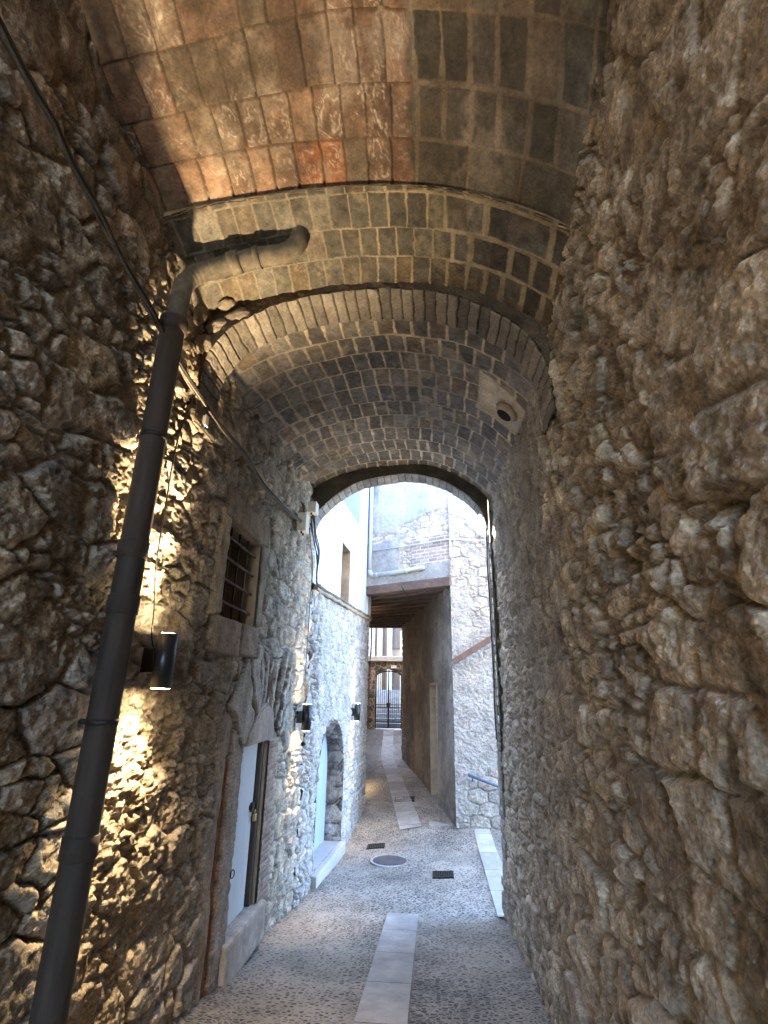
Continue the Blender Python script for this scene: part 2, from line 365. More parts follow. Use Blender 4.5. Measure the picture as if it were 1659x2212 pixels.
# ------------------------------------------------------------------ floor levels
FY = np.array([-40, -6, 0, 7.4, 9.8, 10.7, 12.3, 14.6, 17, 20, 22, 23, 60.])
FL = np.array([.55, .55, 0, -.86, -.93, -.91, -.66, -.4, -.22, .42, .44, .44, .44])
FR = np.array([.55, .55, 0, -.83, -.72, -.58, -.42, -.25, -.2, .42, .44, .44, .44])
def fz(x, y):
    t = np.clip((np.asarray(x)+1.75)/2.5, 0, 1)
    a = np.interp(y, FY, FL); b = np.interp(y, FY, FR)
    z = a*(1-t)+b*t
    drop = np.clip(np.asarray(x)-.95, 0, 3)*.35*ss(7.2, 7.6, np.asarray(y, float))*(1-ss(12.5, 14, np.asarray(y, float)))
    return z-drop

# ================================================================== GROUND
gx = np.r_[-400, -60, -8, -4, -2.6, np.arange(-2, 4.01, .1), 8, 60, 400]; gy = np.r_[-400, -60, -12, np.arange(-8, 26.01, .1), 60, 400]
GX, GY = np.meshgrid(gx, gy, indexing='ij')
GZ = fz(GX, GY)+(fbm(GX*2, GY*2, 3, 3)-.5)*.02
g = grid('ground', np.stack([GX, GY, GZ], -1), None, M_pave); tag(g, kind='structure')

def strip(name, L, Rr, mat=M_slab, lift=.006, n=40, joints=.62):
    """paving strip between two polylines (x,y), following the ground"""
    L = np.array(L, float); Rr = np.array(Rr, float)
    t = np.linspace(0, 1, n); l = resample(L, .12)[0]; k = len(l)
    d = np.r_[0, np.cumsum(np.linalg.norm(np.diff(Rr, axis=0), axis=1))]; tt = np.linspace(0, d[-1], k)
    r = np.stack([np.interp(tt, d, Rr[:, 0]), np.interp(tt, d, Rr[:, 1])], -1)
    P = []
    for w_ in np.linspace(0, 1, 5):
        q = l*(1-w_)+r*w_; P.append(np.stack([q[:, 0], q[:, 1], fz(q[:, 0], q[:, 1])+lift+.008], -1))
    P = np.array(P)
    lo = P.copy(); lo[..., 2] -= .05
    P = np.concatenate([lo[:1], P, lo[-1:]], 0)
    o = grid(name, P, None, mat, smooth=False); return o
tag(strip('paving_strip', [(-.59, -6), (-.57, 4), (-.58, 7.33)], [(-.22, -6), (-.21, 4), (-.22, 7.33)]), kind='structure')
tag(strip('paving_strip', [(-.66, 10.9), (-1.05, 13.4), (-1.62, 17.2), (-1.8, 20)], [(-.26, 10.95), (-.66, 13.4), (-1.25, 17.2), (-1.45, 20)]), kind='structure')
tag(strip('paving_strip', [(.70, 7.35), (.68, 9.2), (.66, 10.55)], [(.98, 7.35), (.97, 9.2), (.93, 10.55)]), kind='structure')

# ================================================================== LEFT WALL
def depth_left(Y, Z):
    h, col, e, m = rubble(Y, Z, .37, .235, 21, amp=.040, split=.30, tilt=.11, warp=.035, rough=.010, joint=.015, deep=.55, fill=.04, pores=.006)
    # upper plastered band under the vault, older dark render
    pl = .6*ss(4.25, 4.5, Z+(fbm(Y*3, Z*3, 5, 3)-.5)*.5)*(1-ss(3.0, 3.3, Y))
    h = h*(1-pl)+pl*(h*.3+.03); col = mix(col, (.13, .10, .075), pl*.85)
    # rough rendered lower area around the lamp: strong small relief
    rn = ss(.22, .5, fbm(Y*1.3+3, Z*1.1, 77, 3))*(1-ss(4.4, 4.9, Y))*ss(2.2, 2.8, Y)*(1-.45*ss(2.0, 2.6, Z))
    gr = fbm(Y*26, Z*26, 401, 4, .6)
    h = h*(1-.25*rn)+rn*((gr-.5)*.05+(np.abs(fbm(Y*34, Z*30, 403, 3)-.5)-.1)*.05)+rn*(fbm(Y*3.5, Z*4, 402, 4)-.5)*.075
    col = mix(col, (.36, .285, .20), rn*.5)
    # larger dressed slabs low near the camera
    lo = (1-ss(1.5, 1.8, Z+(fbm(Y*2, Z*2, 6, 2)-.5)*.5))*(1-ss(2.6, 3.0, Y))
    h2_, c2_, e2_, m2_ = rubble(Y, Z, .62, .26, 31, amp=.04, split=.35, tilt=.08, warp=.05, rough=.009)
    h = h*(1-lo)+h2_*lo; col = mix(col, c2_, lo)
    # stretch next to the door: rendered and worn
    wd = ss(4.35, 4.6, Y+(fbm(Y*3, Z*3, 8, 3)-.5)*.25)*(1-ss(6.1, 6.25, Y))*(1-ss(1.5, 1.75, Z))
    h = h*(1-wd)+wd*(.025+(fbm(Y*8, Z*5, 9, 4)-.5)*.03); col = mix(col, np.array([.30, .225, .16]), wd*.8)
    B = lambda *a, **k: block(h, col, Y, Z, *a, **k)
    B(4.70, 5.02, -.75, 1.30, .045, (.31, .245, .19), 301)            # near jamb, pinkish render
    B(4.63, 4.72, -.7, 1.1, .012, (.22, .10, .045), 302)               # rusty run beside it
    # brick jamb on the far side
    bz = Z+(fbm(Y*9, Z*9, 12, 2)-.5)*.006; rw = np.floor(bz/.052); fr = bz/.052-rw
    bu = (Y-5.8)/.13+.5*np.mod(rw, 2); fu = bu-np.floor(bu)
    k = (Y > 5.79) & (Y < 6.12+.04*np.mod(rw, 2)) & (Z > -.72) & (Z < 1.12)
    ed = np.minimum(np.minimum(fr, 1-fr)*.052, np.minimum(fu, 1-fu)*.13)
    hb = .035+.01*ss(.002, .007, ed)+(fbm(Y*40, Z*40, 13, 3)-.5)*.006
    cb = np.array([.28, .195, .15])*(.7+.6*h2(np.floor(bu), rw, 5))[..., None]; cb = mix(cb, (.32, .26, .2), 1-ss(.002, .008, ed))
    h = np.where(k, hb, h); col = np.where(k[..., None], cb, col)
    # relieving fan of thin slabs above the door
    cy, cz = 5.55, .62; dy = Y-cy; dz = Z-cz; rr = np.hypot(dy, dz); an = np.degrees(np.arctan2(dz, dy))
    anw = an+(fbm(Y*5, Z*5, 14, 3)-.5)*8
    rout = 1.42+.08*np.sin(an*.13)
    fanr = (anw > 40) & (anw < 141) & (rr > .76) & (rr < rout) & (Z > 1.14)
    jt = np.array([40, 47, 54, 60, 66, 72, 77, 83, 88, 95, 103, 116, 141.])
    ix = np.clip(np.searchsorted(jt, anw)-1, 0, 11); ed = np.minimum(anw-jt[ix], jt[ix+1]-anw)*np.pi/180*rr
    ed = np.minimum(ed, np.minimum(rr-.76, rout-rr))
    rv = h2(ix.astype(float), ix*0., 77)
    hf = (.03+.065*rv)*np.sqrt(np.clip(1-(1-np.clip((ed-.008)/.03, 0, 1))**2, 0, 1))-.05*(1-ss(0, .014, ed))+(fbm(Y*14, Z*8, 15, 4)-.5)*.03
    cf = np.array([.36, .315, .26])*(.7+.5*rv)[..., None]*(.15+.85*ss(0.003, .02, ed))[..., None]*(.6+.8*fbm(Y*7, Z*3, 16, 4))[..., None]
    h = np.where(fanr, hf, h); col = np.where(fanr[..., None], cf, col)
    # window dressings
    B(3.92, 4.13, 2.16, 3.06, .055, (.36, .29, .2), 303)
    B(4.00, 5.20, 3.00, 3.27, .05, (.26, .215, .165), 304)
    B(5.00, 5.18, 2.20, 3.02, .045, (.27, .22, .165), 305)
    B(4.02, 4.62, 1.88, 2.19, .06, (.30, .24, .18), 306); B(4.63, 5.12, 1.90, 2.19, .055, (.28, .225, .17), 307)
    # quoins towards the far arch, light coming off them
    qz = np.floor((Z+.03)/.2); qv = h2(qz, qz*0, 31)
    return h, col
ly = hood(.55, .0046, -9, .06); lz = np.r_[np.arange(-1.1, 4.3, .0085), np.arange(4.3, 6., .02)]
Y, Z = np.meshgrid(ly, lz, indexing='ij')
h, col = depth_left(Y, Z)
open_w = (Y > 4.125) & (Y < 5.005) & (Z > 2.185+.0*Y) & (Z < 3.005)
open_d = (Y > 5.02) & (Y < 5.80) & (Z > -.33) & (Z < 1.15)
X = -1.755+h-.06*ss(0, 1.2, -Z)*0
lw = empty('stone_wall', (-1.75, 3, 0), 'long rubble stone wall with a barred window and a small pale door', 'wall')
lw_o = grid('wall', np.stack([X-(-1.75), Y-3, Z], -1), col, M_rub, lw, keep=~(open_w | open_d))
# window reveal
def T(p): return Vector((p.x+1.75, p.y-3, p.z))
m = MB()
m.box(-2.2, -1.735, 4.06, 4.12, 2.1, 3.08, T=T); m.box(-2.2, -1.735, 5.005, 5.07, 2.1, 3.08, T=T)
m.box(-2.2, -1.735, 4.12, 5.005, 3.0, 3.08, T=T); m.box(-2.2, -1.735, 4.12, 5.005, 2.1, 2.18, T=T); m.box(-2.26, -2.2, 4.06, 5.07, 2.1, 3.08, T=T)
# the reveal is its own part of the wall
wn = m.build('window_reveal', M_reveal, lw)
bk = MB(); bk.box(-2.19, -2.12, 4.125, 5.0, 2.19, 2.99, T=T); bk.build('dark_opening', M_black, lw)
gr_ = bpy.data.objects.new('window_grille', None); C.objects.link(gr_); gr_.parent = lw; gr_.location = (0, 0, 0)
for y in (4.36, 4.58, 4.80):
    MB().tube([T(Vector((-1.80, y+.004*k, 2.16+.29*k))) for k in range(4)], .0115, 8).build('bar', M_iron, gr_)
for z in (2.33, 2.52, 2.71, 2.90):
    MB().tube([T(Vector((-1.785, 4.05+.21*k, z-.004*k))) for k in range(6)], .0125, 8).build('crossbar', M_rust, gr_)
# door recess
m = MB()
m.box(-2.2, -1.73, 4.95, 5.02, -.45, 1.25, T=T); m.box(-2.2, -1.73, 5.02, 5.83, 1.15, 1.25, T=T); m.box(-2.2, -1.735, 5.80, 5.86, -.45, 1.15, T=T)
m.box(-2.26, -2.0, 4.95, 5.86, -.45, 1.25, T=T)
m.build('door_recess', M_reveal, lw)
MB().box(-2.1, -1.66, 4.93, 5.95, -.62, -.315, .03, .012, T=T).build('door_sill', M_lint, lw)
dp = bpy.data.objects.new('door', None); C.objects.link(dp); dp.parent = lw
MB().box(-1.84, -1.80, 5.022, 5.685, -.31, 1.145, .004, T=T).build('door_leaf', M_door, dp)
m = MB(); m.box(-1.93, -1.765, 5.735, 5.80, -.31, 1.145, .006, T=T); m.box(-1.86, -1.82, 5.69, 5.73, -.31, 1.145, .003, T=T)
m.build('door_frame', M_wood, dp)
m = MB(); m.box(-1.80, -1.79, 5.58, 5.79, .52, .56, .003, T=T); m.box(-1.795, -1.77, 5.60, 5.66, .50, .58, .004, T=T); m.build('hasp', M_iron, dp)
m = MB(); m.box(-1.785, -1.755, 5.66, 5.72, .41, .47, .006, T=T)
m.tube([T(Vector((-1.77, 5.69+.02*math.cos(a), .47+.035*math.sin(a)))) for a in np.linspace(0, math.pi, 9)], .005, 6); m.build('padlock', plain('brass', (.45, .34, .16), .4, .8), dp)
m = MB(); m.tube([T(Vector((-1.70+.022*math.cos(a)*.3, 4.99+.028*math.cos(a), .16+.030*math.sin(a)))) for a in np.linspace(0, 2*math.pi, 15)], .0045, 6, cap=False); m.build('iron_ring', M_iron, lw)
# lintel: a pale wedge-shaped block standing out of the wall
m = MB(); bm = m.bm
pr = [(5.02, 1.13), (5.78, 1.14), (5.82, 1.20), (5.74, 1.42), (5.50, 1.50), (5.34, 1.47), (5.14, 1.30), (5.0, 1.22)]
va = [bm.verts.new(T(Vector((-1.88, y, z)))) for y, z in pr]; vb = [bm.verts.new(T(Vector((-1.655-.05*abs(y-5.4), y, z)))) for y, z in pr]
bm.faces.new(va); bm.faces.new(vb[::-1])
for i in range(len(pr)): bm.faces.new((va[i], va[(i+1) % len(pr)], vb[(i+1) % len(pr)], vb[i]))
bmesh.ops.bevel(bm, geom=list(bm.edges), offset=.02, segments=3, affect='EDGES')
m.build('door_lintel', M_lint, lw)

# ================================================================== RIGHT WALL
def depth_right(Y, Z):
    kn = ss(1.75, 2.0, Y+(fbm(Y*1.5, Z*1.5, 901, 2)-.5)*.5)*(1-ss(2.9, 3.3, Y))*ss(1.3, 2.2, Z)      # knobbly stretch
    big = np.clip(np.where(Y < 1.9, .25, .5)+.5*kn+(fbm(Y*.8, Z*.8, 900, 2)-.5)*.4, 0, 1)
    h, col, e, m = rubble(Y, Z, .42, .27, 54, amp=.036, splitmap=big, tilt=.10, warp=.03, rough=.010, joint=.016, round_=.028, deep=.35, facet=.10, fill=.06, jit=.32, mort=(.20, .165, .125))
    h = h+kn*(h-.03)*.5
    lit = ss(2.0, 3.2, Z)
    # some very deep gaps
    gp = ss(.70, .78, fbm(Y*2.6, Z*3.2, 915, 3))*(1-ss(2.6, 3.2, Y)); h = h-gp*.06; col = col*(1-.2*gp)[..., None]
    # far stretch: bonded with render, thin upright relief
    fr = ss(3.6, 4.1, Y+(fbm(Y*2, Z*2, 920, 3)-.5)*.6)
    h = h*(1-.35*fr)+fr*((fbm(Y*5, Z*9, 921, 4, .6)-.5)*.07)
    col = mix(col, np.array([.26, .225, .18]), fr*.35)
    bat = .07*(1-ss(-.8, 2.0, Z))
    h = h+bat+(fbm(Y*.7, Z*.7, 930, 2)-.5)*.06*(1-ss(6, 7.2, Y))
    lum = col.mean(-1, keepdims=True)*np.array([1.14, 1.0, .80]); return h, (col*.45+lum*.55)*1.22
ry = hood(.35, .0042, -9, .06); rz = np.r_[np.arange(-1.1, 4.6, .0085), np.arange(4.6, 6., .02)]
Y, Z = np.meshgrid(ry, rz, indexing='ij')
h, col = depth_right(Y, Z)
rw_ = grid('rubble_wall', np.stack([.86-h, Y, Z], -1), col, M_rub, flip=True)
tag(rw_, 'rough wall of bulging boulders and rubble along the right side of the passage', 'wall')

# ================================================================== VAULTS
TX = np.array([-1.95, -1.75, -1.32, -.9, -.4, .12, .5, .83, 1.0])
VT1 = {.2: [5.2, 5.28, 5.42, 5.5, 5.5, 5.44, 5.3, 5.1, 4.95], 1.3: [4.82, 4.90, 5.05, 5.15, 5.18, 5.12, 5.0, 4.85, 4.75],
       1.75: [4.66, 4.71, 4.84, 4.94, 5.00, 4.93, 4.80, 4.66, 4.56], 1.96: [4.58, 4.64, 4.75, 4.82, 4.84, 4.78, 4.63, 4.45, 4.33],
       2.2: [4.54, 4.61, 4.70, 4.75, 4.75, 4.66, 4.51, 4.31, 4.18], 2.465: [4.47, 4.55, 4.63, 4.68, 4.69, 4.605, 4.46, 4.24, 4.08]}
VT1b = {2.465: [4.40, 4.50, 4.60, 4.655, 4.665, 4.58, 4.43, 4.20, 4.04], 3.15: [4.10, 4.24, 4.43, 4.51, 4.54, 4.48, 4.32, 4.06, 3.9]}
VT2 = {3.48: [3.85, 4.12, 4.39, 4.50, 4.545, 4.47, 4.28, 3.98, 3.75], 4.2: [4.0, 4.2, 4.46, 4.57, 4.61, 4.54, 4.36, 4.08, 3.8],
       7.1: [4.25, 4.44, 4.66, 4.76, 4.80, 4.73, 4.54, 4.22, 4.0]}
def vz(tab, X, Y):
    ys = sorted(tab); co = [np.polyfit(TX, tab[y], 6) for y in ys]
    st = np.stack([np.polyval(c, X) for c in co]); out = np.zeros_like(X)
    ys = np.array(ys); k = np.clip(np.searchsorted(ys, Y)-1, 0, len(ys)-2)
    t = np.clip((Y-ys[k])/(ys[k+1]-ys[k]), 0, 1)
    a = np.take_along_axis(st, k[None], 0)[0]; b = np.take_along_axis(st, (k+1)[None], 0)[0]
    return a*(1-t)+b*t
def tiles(X, Y, rows, pitch, seed, jw, wob=.008, miss=.04):
    rows = np.array(rows)
    Yw = Y+(fbm(X*1.7, Y*1.7, seed+1, 2)-.5)*.018+(fbm(X*20, Y*20, seed+2, 3)-.5)*wob
    k = np.clip(np.searchsorted(rows, Yw)-1, 0, len(rows)-2)
    dyl = np.minimum(Yw-rows[k], rows[k+1]-Yw)
    Xw = X+(fbm(X*20, Y*20, seed+3, 3)-.5)*wob+.02*(h2(k*1., k*0., seed+9)-.5)*np.sin(Y*9)
    u = Xw/pitch+h2(k*1., k*0., seed)*3.7; i = np.floor(u)
    j0 = .13*(h2(i, k*1., seed+4)-.5); j1 = .13*(h2(i+1, k*1., seed+4)-.5)
    f = u-i; dl = np.where(h2(i, k*1., seed+40) < miss, 9., f-j0); dr_ = np.where(h2(i+1, k*1., seed+40) < miss, 9., 1+j1-f)
    dxl = np.minimum(dl, dr_)*pitch
    w_ = jw*(.25+1.6*fbm(X*4, Y*4, seed+5, 3))
    e = np.minimum(dxl*1.0, dyl*1.25)-w_*.5
    return e, i, k, (f-.5)*pitch, dyl
def vaultmesh(name, tab, y0, y1, rows, ds, styler, parent, x0=-1.9, x1=.97):
    xs = np.arange(x0, x1, ds); ys = np.linspace(y0, y1, max(3, int((y1-y0)/ds)))
    X, Y = np.meshgrid(xs, ys, indexing='ij')
    z = vz(tab, X, Y); h, col = styler(X, Y, rows)
    return grid(name, np.stack([X, Y, z-h], -1), col, M_tile, parent, flip=True)
def style1(X, Y, rows):
    e, i, k, fx, dyl = tiles(X, Y, rows, .150, 500, .006, .010, .06)
    r1 = h2(i, k*1., 510); r3 = h2(i, k*1., 511)
    left = 1-ss(-.02, .02, X+.09+.012*np.sin(Y*31))          # orange, salt-bloomed side
    w_ = np.where(left > .5, -.004, .018*ss(.35, .65, fbm(X*3, Y*3, 512, 3)))
    e = e-w_*.5
    j = 1-ss(-.001, .006, e)
    cL = np.array([.235, .145, .095])*(.55+.8*r1)[..., None]; cL = mix(cL, (.16, .12, .08), ss(.55, .9, r3)*.8)
    cL = mix(cL, (.33, .12, .05), ss(.82, .95, h2(i, k*1., 513))*(Y > 2.2)*.9)
    n1 = fbm(X*5, Y*5, 520, 4); n2 = fbm(X*11, Y*9, 521, 4); n3 = fbm(X*24, Y*20, 524, 4, .6)
    cy = (rows_mid(rows, k)-Y)
    cy = cy+.06*(h2(i, k*1., 516)-.5); fx_ = fx+.04*(h2(i, k*1., 517)-.5); rad = np.hypot(fx_*1.25+(n2-.5)*.17, cy*.62+(n1-.5)*.20)
    zone = ss(1.9, 2.05, Y)*ss(-1.35, -1.2, X)+.35
    ring = np.exp(-((np.mod(rad*1.0+(r1*.03)+(n3-.5)*.02, .030)-.015)/.0048)**2)*ss(.42, .6, h2(i, k*1., 514)*.72+.2*zone+.35*(n1-.4))*ss(.12, .05, rad)*ss(.40, .56, n3)
    bloom = ss(.48, .64, fbm(X*4.2, Y*4.2, 522, 5, .6))
    cL = cL*(.55+.9*n3)[..., None]; cL = mix(cL, (.40, .32, .24), np.clip(bloom*.4, 0, .85)); cL = mix(cL, (.55, .47, .38), np.clip(ring, 0, .9))
    cL = mix(cL, (.10, .065, .04), ss(.56, .7, fbm(X*2.6, Y*3.1, 523, 5, .6))*.55)
    cR = np.array([.125, .108, .08])*(.55+.8*r1)[..., None]*(.45+1.1*n3)[..., None]; cR = mix(cR, (.20, .14, .085), ss(.6, .95, r3)*.8)
    col = mix(cR, cL, left)
    jl = np.array([.10, .065, .04]); jr = np.array([.23, .17, .11])
    jc = mix(np.zeros(X.shape+(3,))+jr, jl, left); jc = jc*(.7+.6*n2)[..., None]
    smear = ss(.60, .70, fbm(X*3, Y*3, 530, 4, .6))*(1-left)*.6
    col = mix(col, jr*.8, smear)
    col = col*(1-j[..., None])+jc*j[..., None]
    bl = fbm(X*3.3, Y*2.7, 534, 6, .62); col = mix(col, (.33, .27, .20), ss(.54, .66, bl)*.5); col = mix(col, (.07, .055, .04), ss(.48, .36, bl)*.45)
    sc_ = np.abs(fbm(X*7, Y*5, 535, 5, .6)-.5); col = mix(col, (.45, .37, .28), ss(.02, .004, sc_)*ss(.48, .6, bl)*.6*left)
    col = col*(.6+.8*fbm(X*1.6, Y*1.6, 531, 4))[..., None]
    h = .003*ss(0, .006, e)*(left*1.5-.5)+(r1-.5)*.005*left+(fbm(X*18, Y*18, 532, 3)-.5)*.006+(fbm(X*2, Y*2, 533, 2)-.5)*.012
    h = h-.012*j*left
    return h, col
def rows_mid(rows, k):
    r = np.array(rows); return (r[k]+r[k+1])/2
def style_grey(pitch, seed, dark, mort, jw, patch=False):
    def f(X, Y, rows):
        e, i, k, fx, dyl = tiles(X, Y, rows, pitch, seed, jw, .012)
        r1 = h2(i, k*1., seed+10); r3 = h2(i, k*1., seed+11)
        n1 = fbm(X*6, Y*6, seed+20, 4); n2 = fbm(X*1.5, Y*1.5, seed+21, 4)
        e = e-.012*ss(.45, .75, n2)-.010*(n1-.4)
        j = 1-ss(-.002, .005, e)
        c = np.array(dark)*(.65+.7*r1)[..., None]; c = mix(c, np.array(dark)*[1.25, 1.0, .75], ss(.6, .95, r3)*.7)
        n9 = fbm(X*26, Y*22, seed+33, 4, .6); c = c*(.6+.75*n1)[..., None]*(.45+1.1*n9)[..., None]
        # patchy render / soot where joints vanish
        sm = ss(.52, .64, fbm(X*1.3+4, Y*1.1, seed+22, 4))
        if patch: sm = np.clip(sm+ss(-.75, -1.25, X)*.7+ss(.35, .6, X)*ss(4.9, 5.6, Y)*.8, 0, 1)
        mc = np.array(mort)*(.65+.7*fbm(X*16, Y*16, seed+23, 3))[..., None]
        mc = mix(mc, np.array(dark)*1.35, sm*.75)
        col = c*(1-j[..., None])+mc*j[..., None]
        wh = ss(.62, .74, fbm(X*4, Y*4, seed+24, 5, .65)); col = mix(col, np.array(mort)*.75, wh*.5)
        h = -.005*ss(-.002, .006, e)+(r1-.5)*.006+(fbm(X*20, Y*20, seed+25, 3)-.5)*.007+(fbm(X*2.2, Y*2.2, seed+26, 2)-.5)*.03
        if patch:
            # pale repair patch on the right haunch
            pm = ss(-.01, .01, np.minimum(np.minimum(X-.47, .86-X), np.minimum(Y-4.15-.35*(X-.5), 4.83-Y))+(n1-.5)*.05)
            pc = np.array([.55, .48, .35])*(.8+.4*r1)[..., None]; pc = mix(pc, (.46, .36, .19), ss(4.55, 4.65, Y)*.8*(r3 > .2))
            pc = mix(pc, (.46, .40, .29), j*.8)
            col = mix(col, pc, pm); 
            h = h*(1-pm*.6)+.004*pm
        return h, col
    return f
v1 = empty('tiled_vault', (-.45, 2, 4.5), 'near barrel vault of large orange and dark tiles with white salt rings', 'vault')
def par(o, p):
    o.parent = p; o.location = -p.location; return o
o = vaultmesh('tile_ceiling', VT1, .25, 2.467, [-.2, .1, .38, .65, .92, 1.19, 1.44, 1.71, 1.96, 2.2, 2.50], .0065, style1, None); par(o, v1)
o = vaultmesh('lower_tile_ceiling', VT1b, 2.44, 3.17, [2.3, 2.48, 2.715, 2.93, 3.20], .0065, style_grey(.128, 600, (.115, .103, .082), (.36, .285, .18), .008), None); par(o, v1)
# edge of the step in the vault
xs = np.arange(-1.9, .97, .0065); Xe, Te = np.meshgrid(xs, np.linspace(0, 1, 9), indexing='ij')
ze = vz(VT1, Xe, Xe*0+2.465)*(1-Te)+(vz(VT1b, Xe, Xe*0+2.465)-.004)*Te
ne = fbm(Xe*14, Te*1+3, 650, 3)
o = grid('tile_edge', np.stack([Xe, 2.452+(ne-.5)*.02, ze], -1), np.array([.30, .21, .12])*(.4+1.1*ne)[..., None], M_tile); par(o, v1)
# vault behind the camera
bx_ = np.arange(-1.95, 1.0, .05); by_ = np.arange(-9, .31, .1); BX, BY = np.meshgrid(bx_, by_, indexing='ij')
o = grid('rear_ceiling', np.stack([BX, BY, vz(VT1, BX, BX*0+.25)+.004], -1), np.zeros(BX.shape+(3,))+[.2, .13, .085], M_tile, flip=True); par(o, v1)

v2 = empty('brick_vault', (-.45, 5, 4.5), 'farther barrel vault of small dark grey tiles with pale yellow joints', 'vault')
ROW2 = [3.3, 3.52, 3.81, 4.09, 4.39, 4.71, 5.06, 5.40, 5.74, 6.12, 6.48, 6.84, 7.2]
o = vaultmesh('tile_ceiling', VT2, 3.46, 7.12, ROW2, .0072, style_grey(.150, 700, (.165, .148, .125), (.56, .46, .31), .014, True), None); par(o, v2)

# ---- rib arches: profile in x,z
RIB = [(-1.66, 3.40), (-1.675, 3.62), (-1.66, 3.92), (-1.60, 4.06), (-1.49, 4.19), (-1.28, 4.33), (-1.0, 4.43), (-.7, 4.478), (-.4, 4.49), (-.1, 4.46), (.15, 4.405), (.45, 4.25), (.67, 4.05), (.79, 3.82), (.82, 3.60), (.83, 3.40)]
ARCH = [(-1.80, 3.45), (-1.755, 3.72), (-1.70, 3.98), (-1.55, 4.2), (-1.23, 4.46), (-.94, 4.58), (-.45, 4.66), (-.12, 4.63), (.18, 4.53), (.48, 4.34), (.67, 4.12), (.755, 3.9), (.79, 3.63), (.79, 2.8), (.79, 1.5), (.80, 0), (.80, -1.0)]
def soffit(name, prof, y0, y1, parent, brick, seed, c, jc, ds=.007):
    pl, t = resample(cr(prof, 12), ds)
    ys = np.linspace(y0, y1, int((y1-y0)/.0085)+2)
    Tt, Yy = np.meshgrid(t, ys, indexing='ij'); n = len(t)
    tn = np.gradient(pl, axis=0); tn /= np.linalg.norm(tn, axis=1)[:, None]; nr = np.stack([tn[:, 1], -tn[:, 0]], -1)   # towards the passage centre
    w1 = (fbm(Tt*9, Yy*9, seed, 3)-.5)*.02
    u = (Tt+w1)/brick; i = np.floor(u); f = u-i; e = np.minimum(f, 1-f)*brick
    r1 = h2(i, i*0, seed+3); eend = np.minimum(Yy-y0, y1-Yy)
    hh = .014*ss(.001, .010, e)+(r1-.5)*.014-.012*(1-ss(0, .02, eend+(fbm(Tt*20, Yy*20, seed+5, 2)-.5)*.02))+(fbm(Tt*24, Yy*24, seed+4, 4, .6)-.5)*.018
    P = np.zeros((n, len(ys), 3)); P[..., 0] = pl[:, 0][:, None]+nr[:, 0][:, None]*hh; P[..., 2] = pl[:, 1][:, None]+nr[:, 1][:, None]*hh
    P[..., 1] = Yy
    col = np.array(c)*(.65+.7*r1)[..., None]*(.7+.6*fbm(Tt*9, Yy*9, seed+6, 4))[..., None]; col = mix(col, jc, 1-ss(.002, .008, e))
    return grid(name, P, col, M_tile, parent), pl
def spandrel(name, prof_pl, y, ztop, parent, seed, c, relief=.02):
    n = len(prof_pl); K = 60; s_ = np.linspace(0, 1, K)
    A = prof_pl; zt = ztop(A[:, 0])
    Sx = np.broadcast_to(A[:, 0][:, None], (n, K)); Sz = A[:, 1][:, None]*(1-s_)+np.maximum(zt, A[:, 1]+.01)[:, None]*s_
    hh = (fbm(Sx*8, Sz*8, seed, 4, .6)-.5)*relief*2
    P = np.stack([Sx+0*Sz, y-np.abs(hh)*.8, Sz], -1)
    col = np.array(c)*(.5+1.*fbm(Sx*7, Sz*7, seed+1, 4))[..., None]
    return grid(name, P, col, M_tile, parent)
rib = empty('brick_arch', (-.43, 3.3, 4.4), 'brick arch with broken left haunch between the two vaults', 'arch')
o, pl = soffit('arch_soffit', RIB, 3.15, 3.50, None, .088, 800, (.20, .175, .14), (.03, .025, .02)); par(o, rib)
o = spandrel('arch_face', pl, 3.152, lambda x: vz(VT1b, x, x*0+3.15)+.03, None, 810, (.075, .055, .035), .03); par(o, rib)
# side cheeks so the rib stands out from the wall
# broken cavity: loose rubble stones stuck under the haunch
random.seed(4)
def rock(name, c, s, seed, mat, parent=None, rot=0):
    bm = bmesh.new(); bmesh.ops.create_icosphere(bm, subdivisions=4, radius=1)
    rs = np.random.RandomState(seed); pls = [(Vector(rs.normal(size=3)).normalized(), .62+.25*rs.rand()) for _ in range(9)]
    for v in bm.verts:
        d = v.co.normalized(); r = 1.
        for n_, k in pls:
            q = d.dot(n_)
            if q > 1e-3: r = min(r, k/q)
        r += .05*math.sin(d.x*9+seed)*math.sin(d.y*8)+.03*math.sin(d.z*17+seed*2)
        p = d*r; v.co = Vector((c[0]+p.x*s[0]*math.cos(rot)-p.z*s[2]*math.sin(rot), c[1]+p.y*s[1], c[2]+p.z*s[2]*math.cos(rot)+p.x*s[0]*math.sin(rot)))
    for f in bm.faces: f.smooth = True
    me = bpy.data.meshes.new(name); bm.to_mesh(me); bm.free()
    return link(name, me, mat, parent)
for q, (c_, s_, ro) in enumerate([((-1.60, 3.10, 4.19), (.10, .06, .05), .5), ((-1.44, 3.11, 4.30), (.11, .05, .06), .3), ((-1.66, 3.08, 4.02), (.07, .06, .08), .2),
                                   ((-1.52, 3.05, 4.35), (.07, .06, .035), .35), ((-1.69, 3.02, 4.22), (.06, .05, .09), 0), ((-1.72, 3.16, 3.80), (.08, .07, .10), 0), ((-1.76, 3.30, 3.50), (.11, .17, .13), 0)]):
    o = rock('loose_stone', (c_[0]-.01, c_[1]+.05, c_[2]+.02), s_, q+3, M_lump, None, ro); par(o, rib)

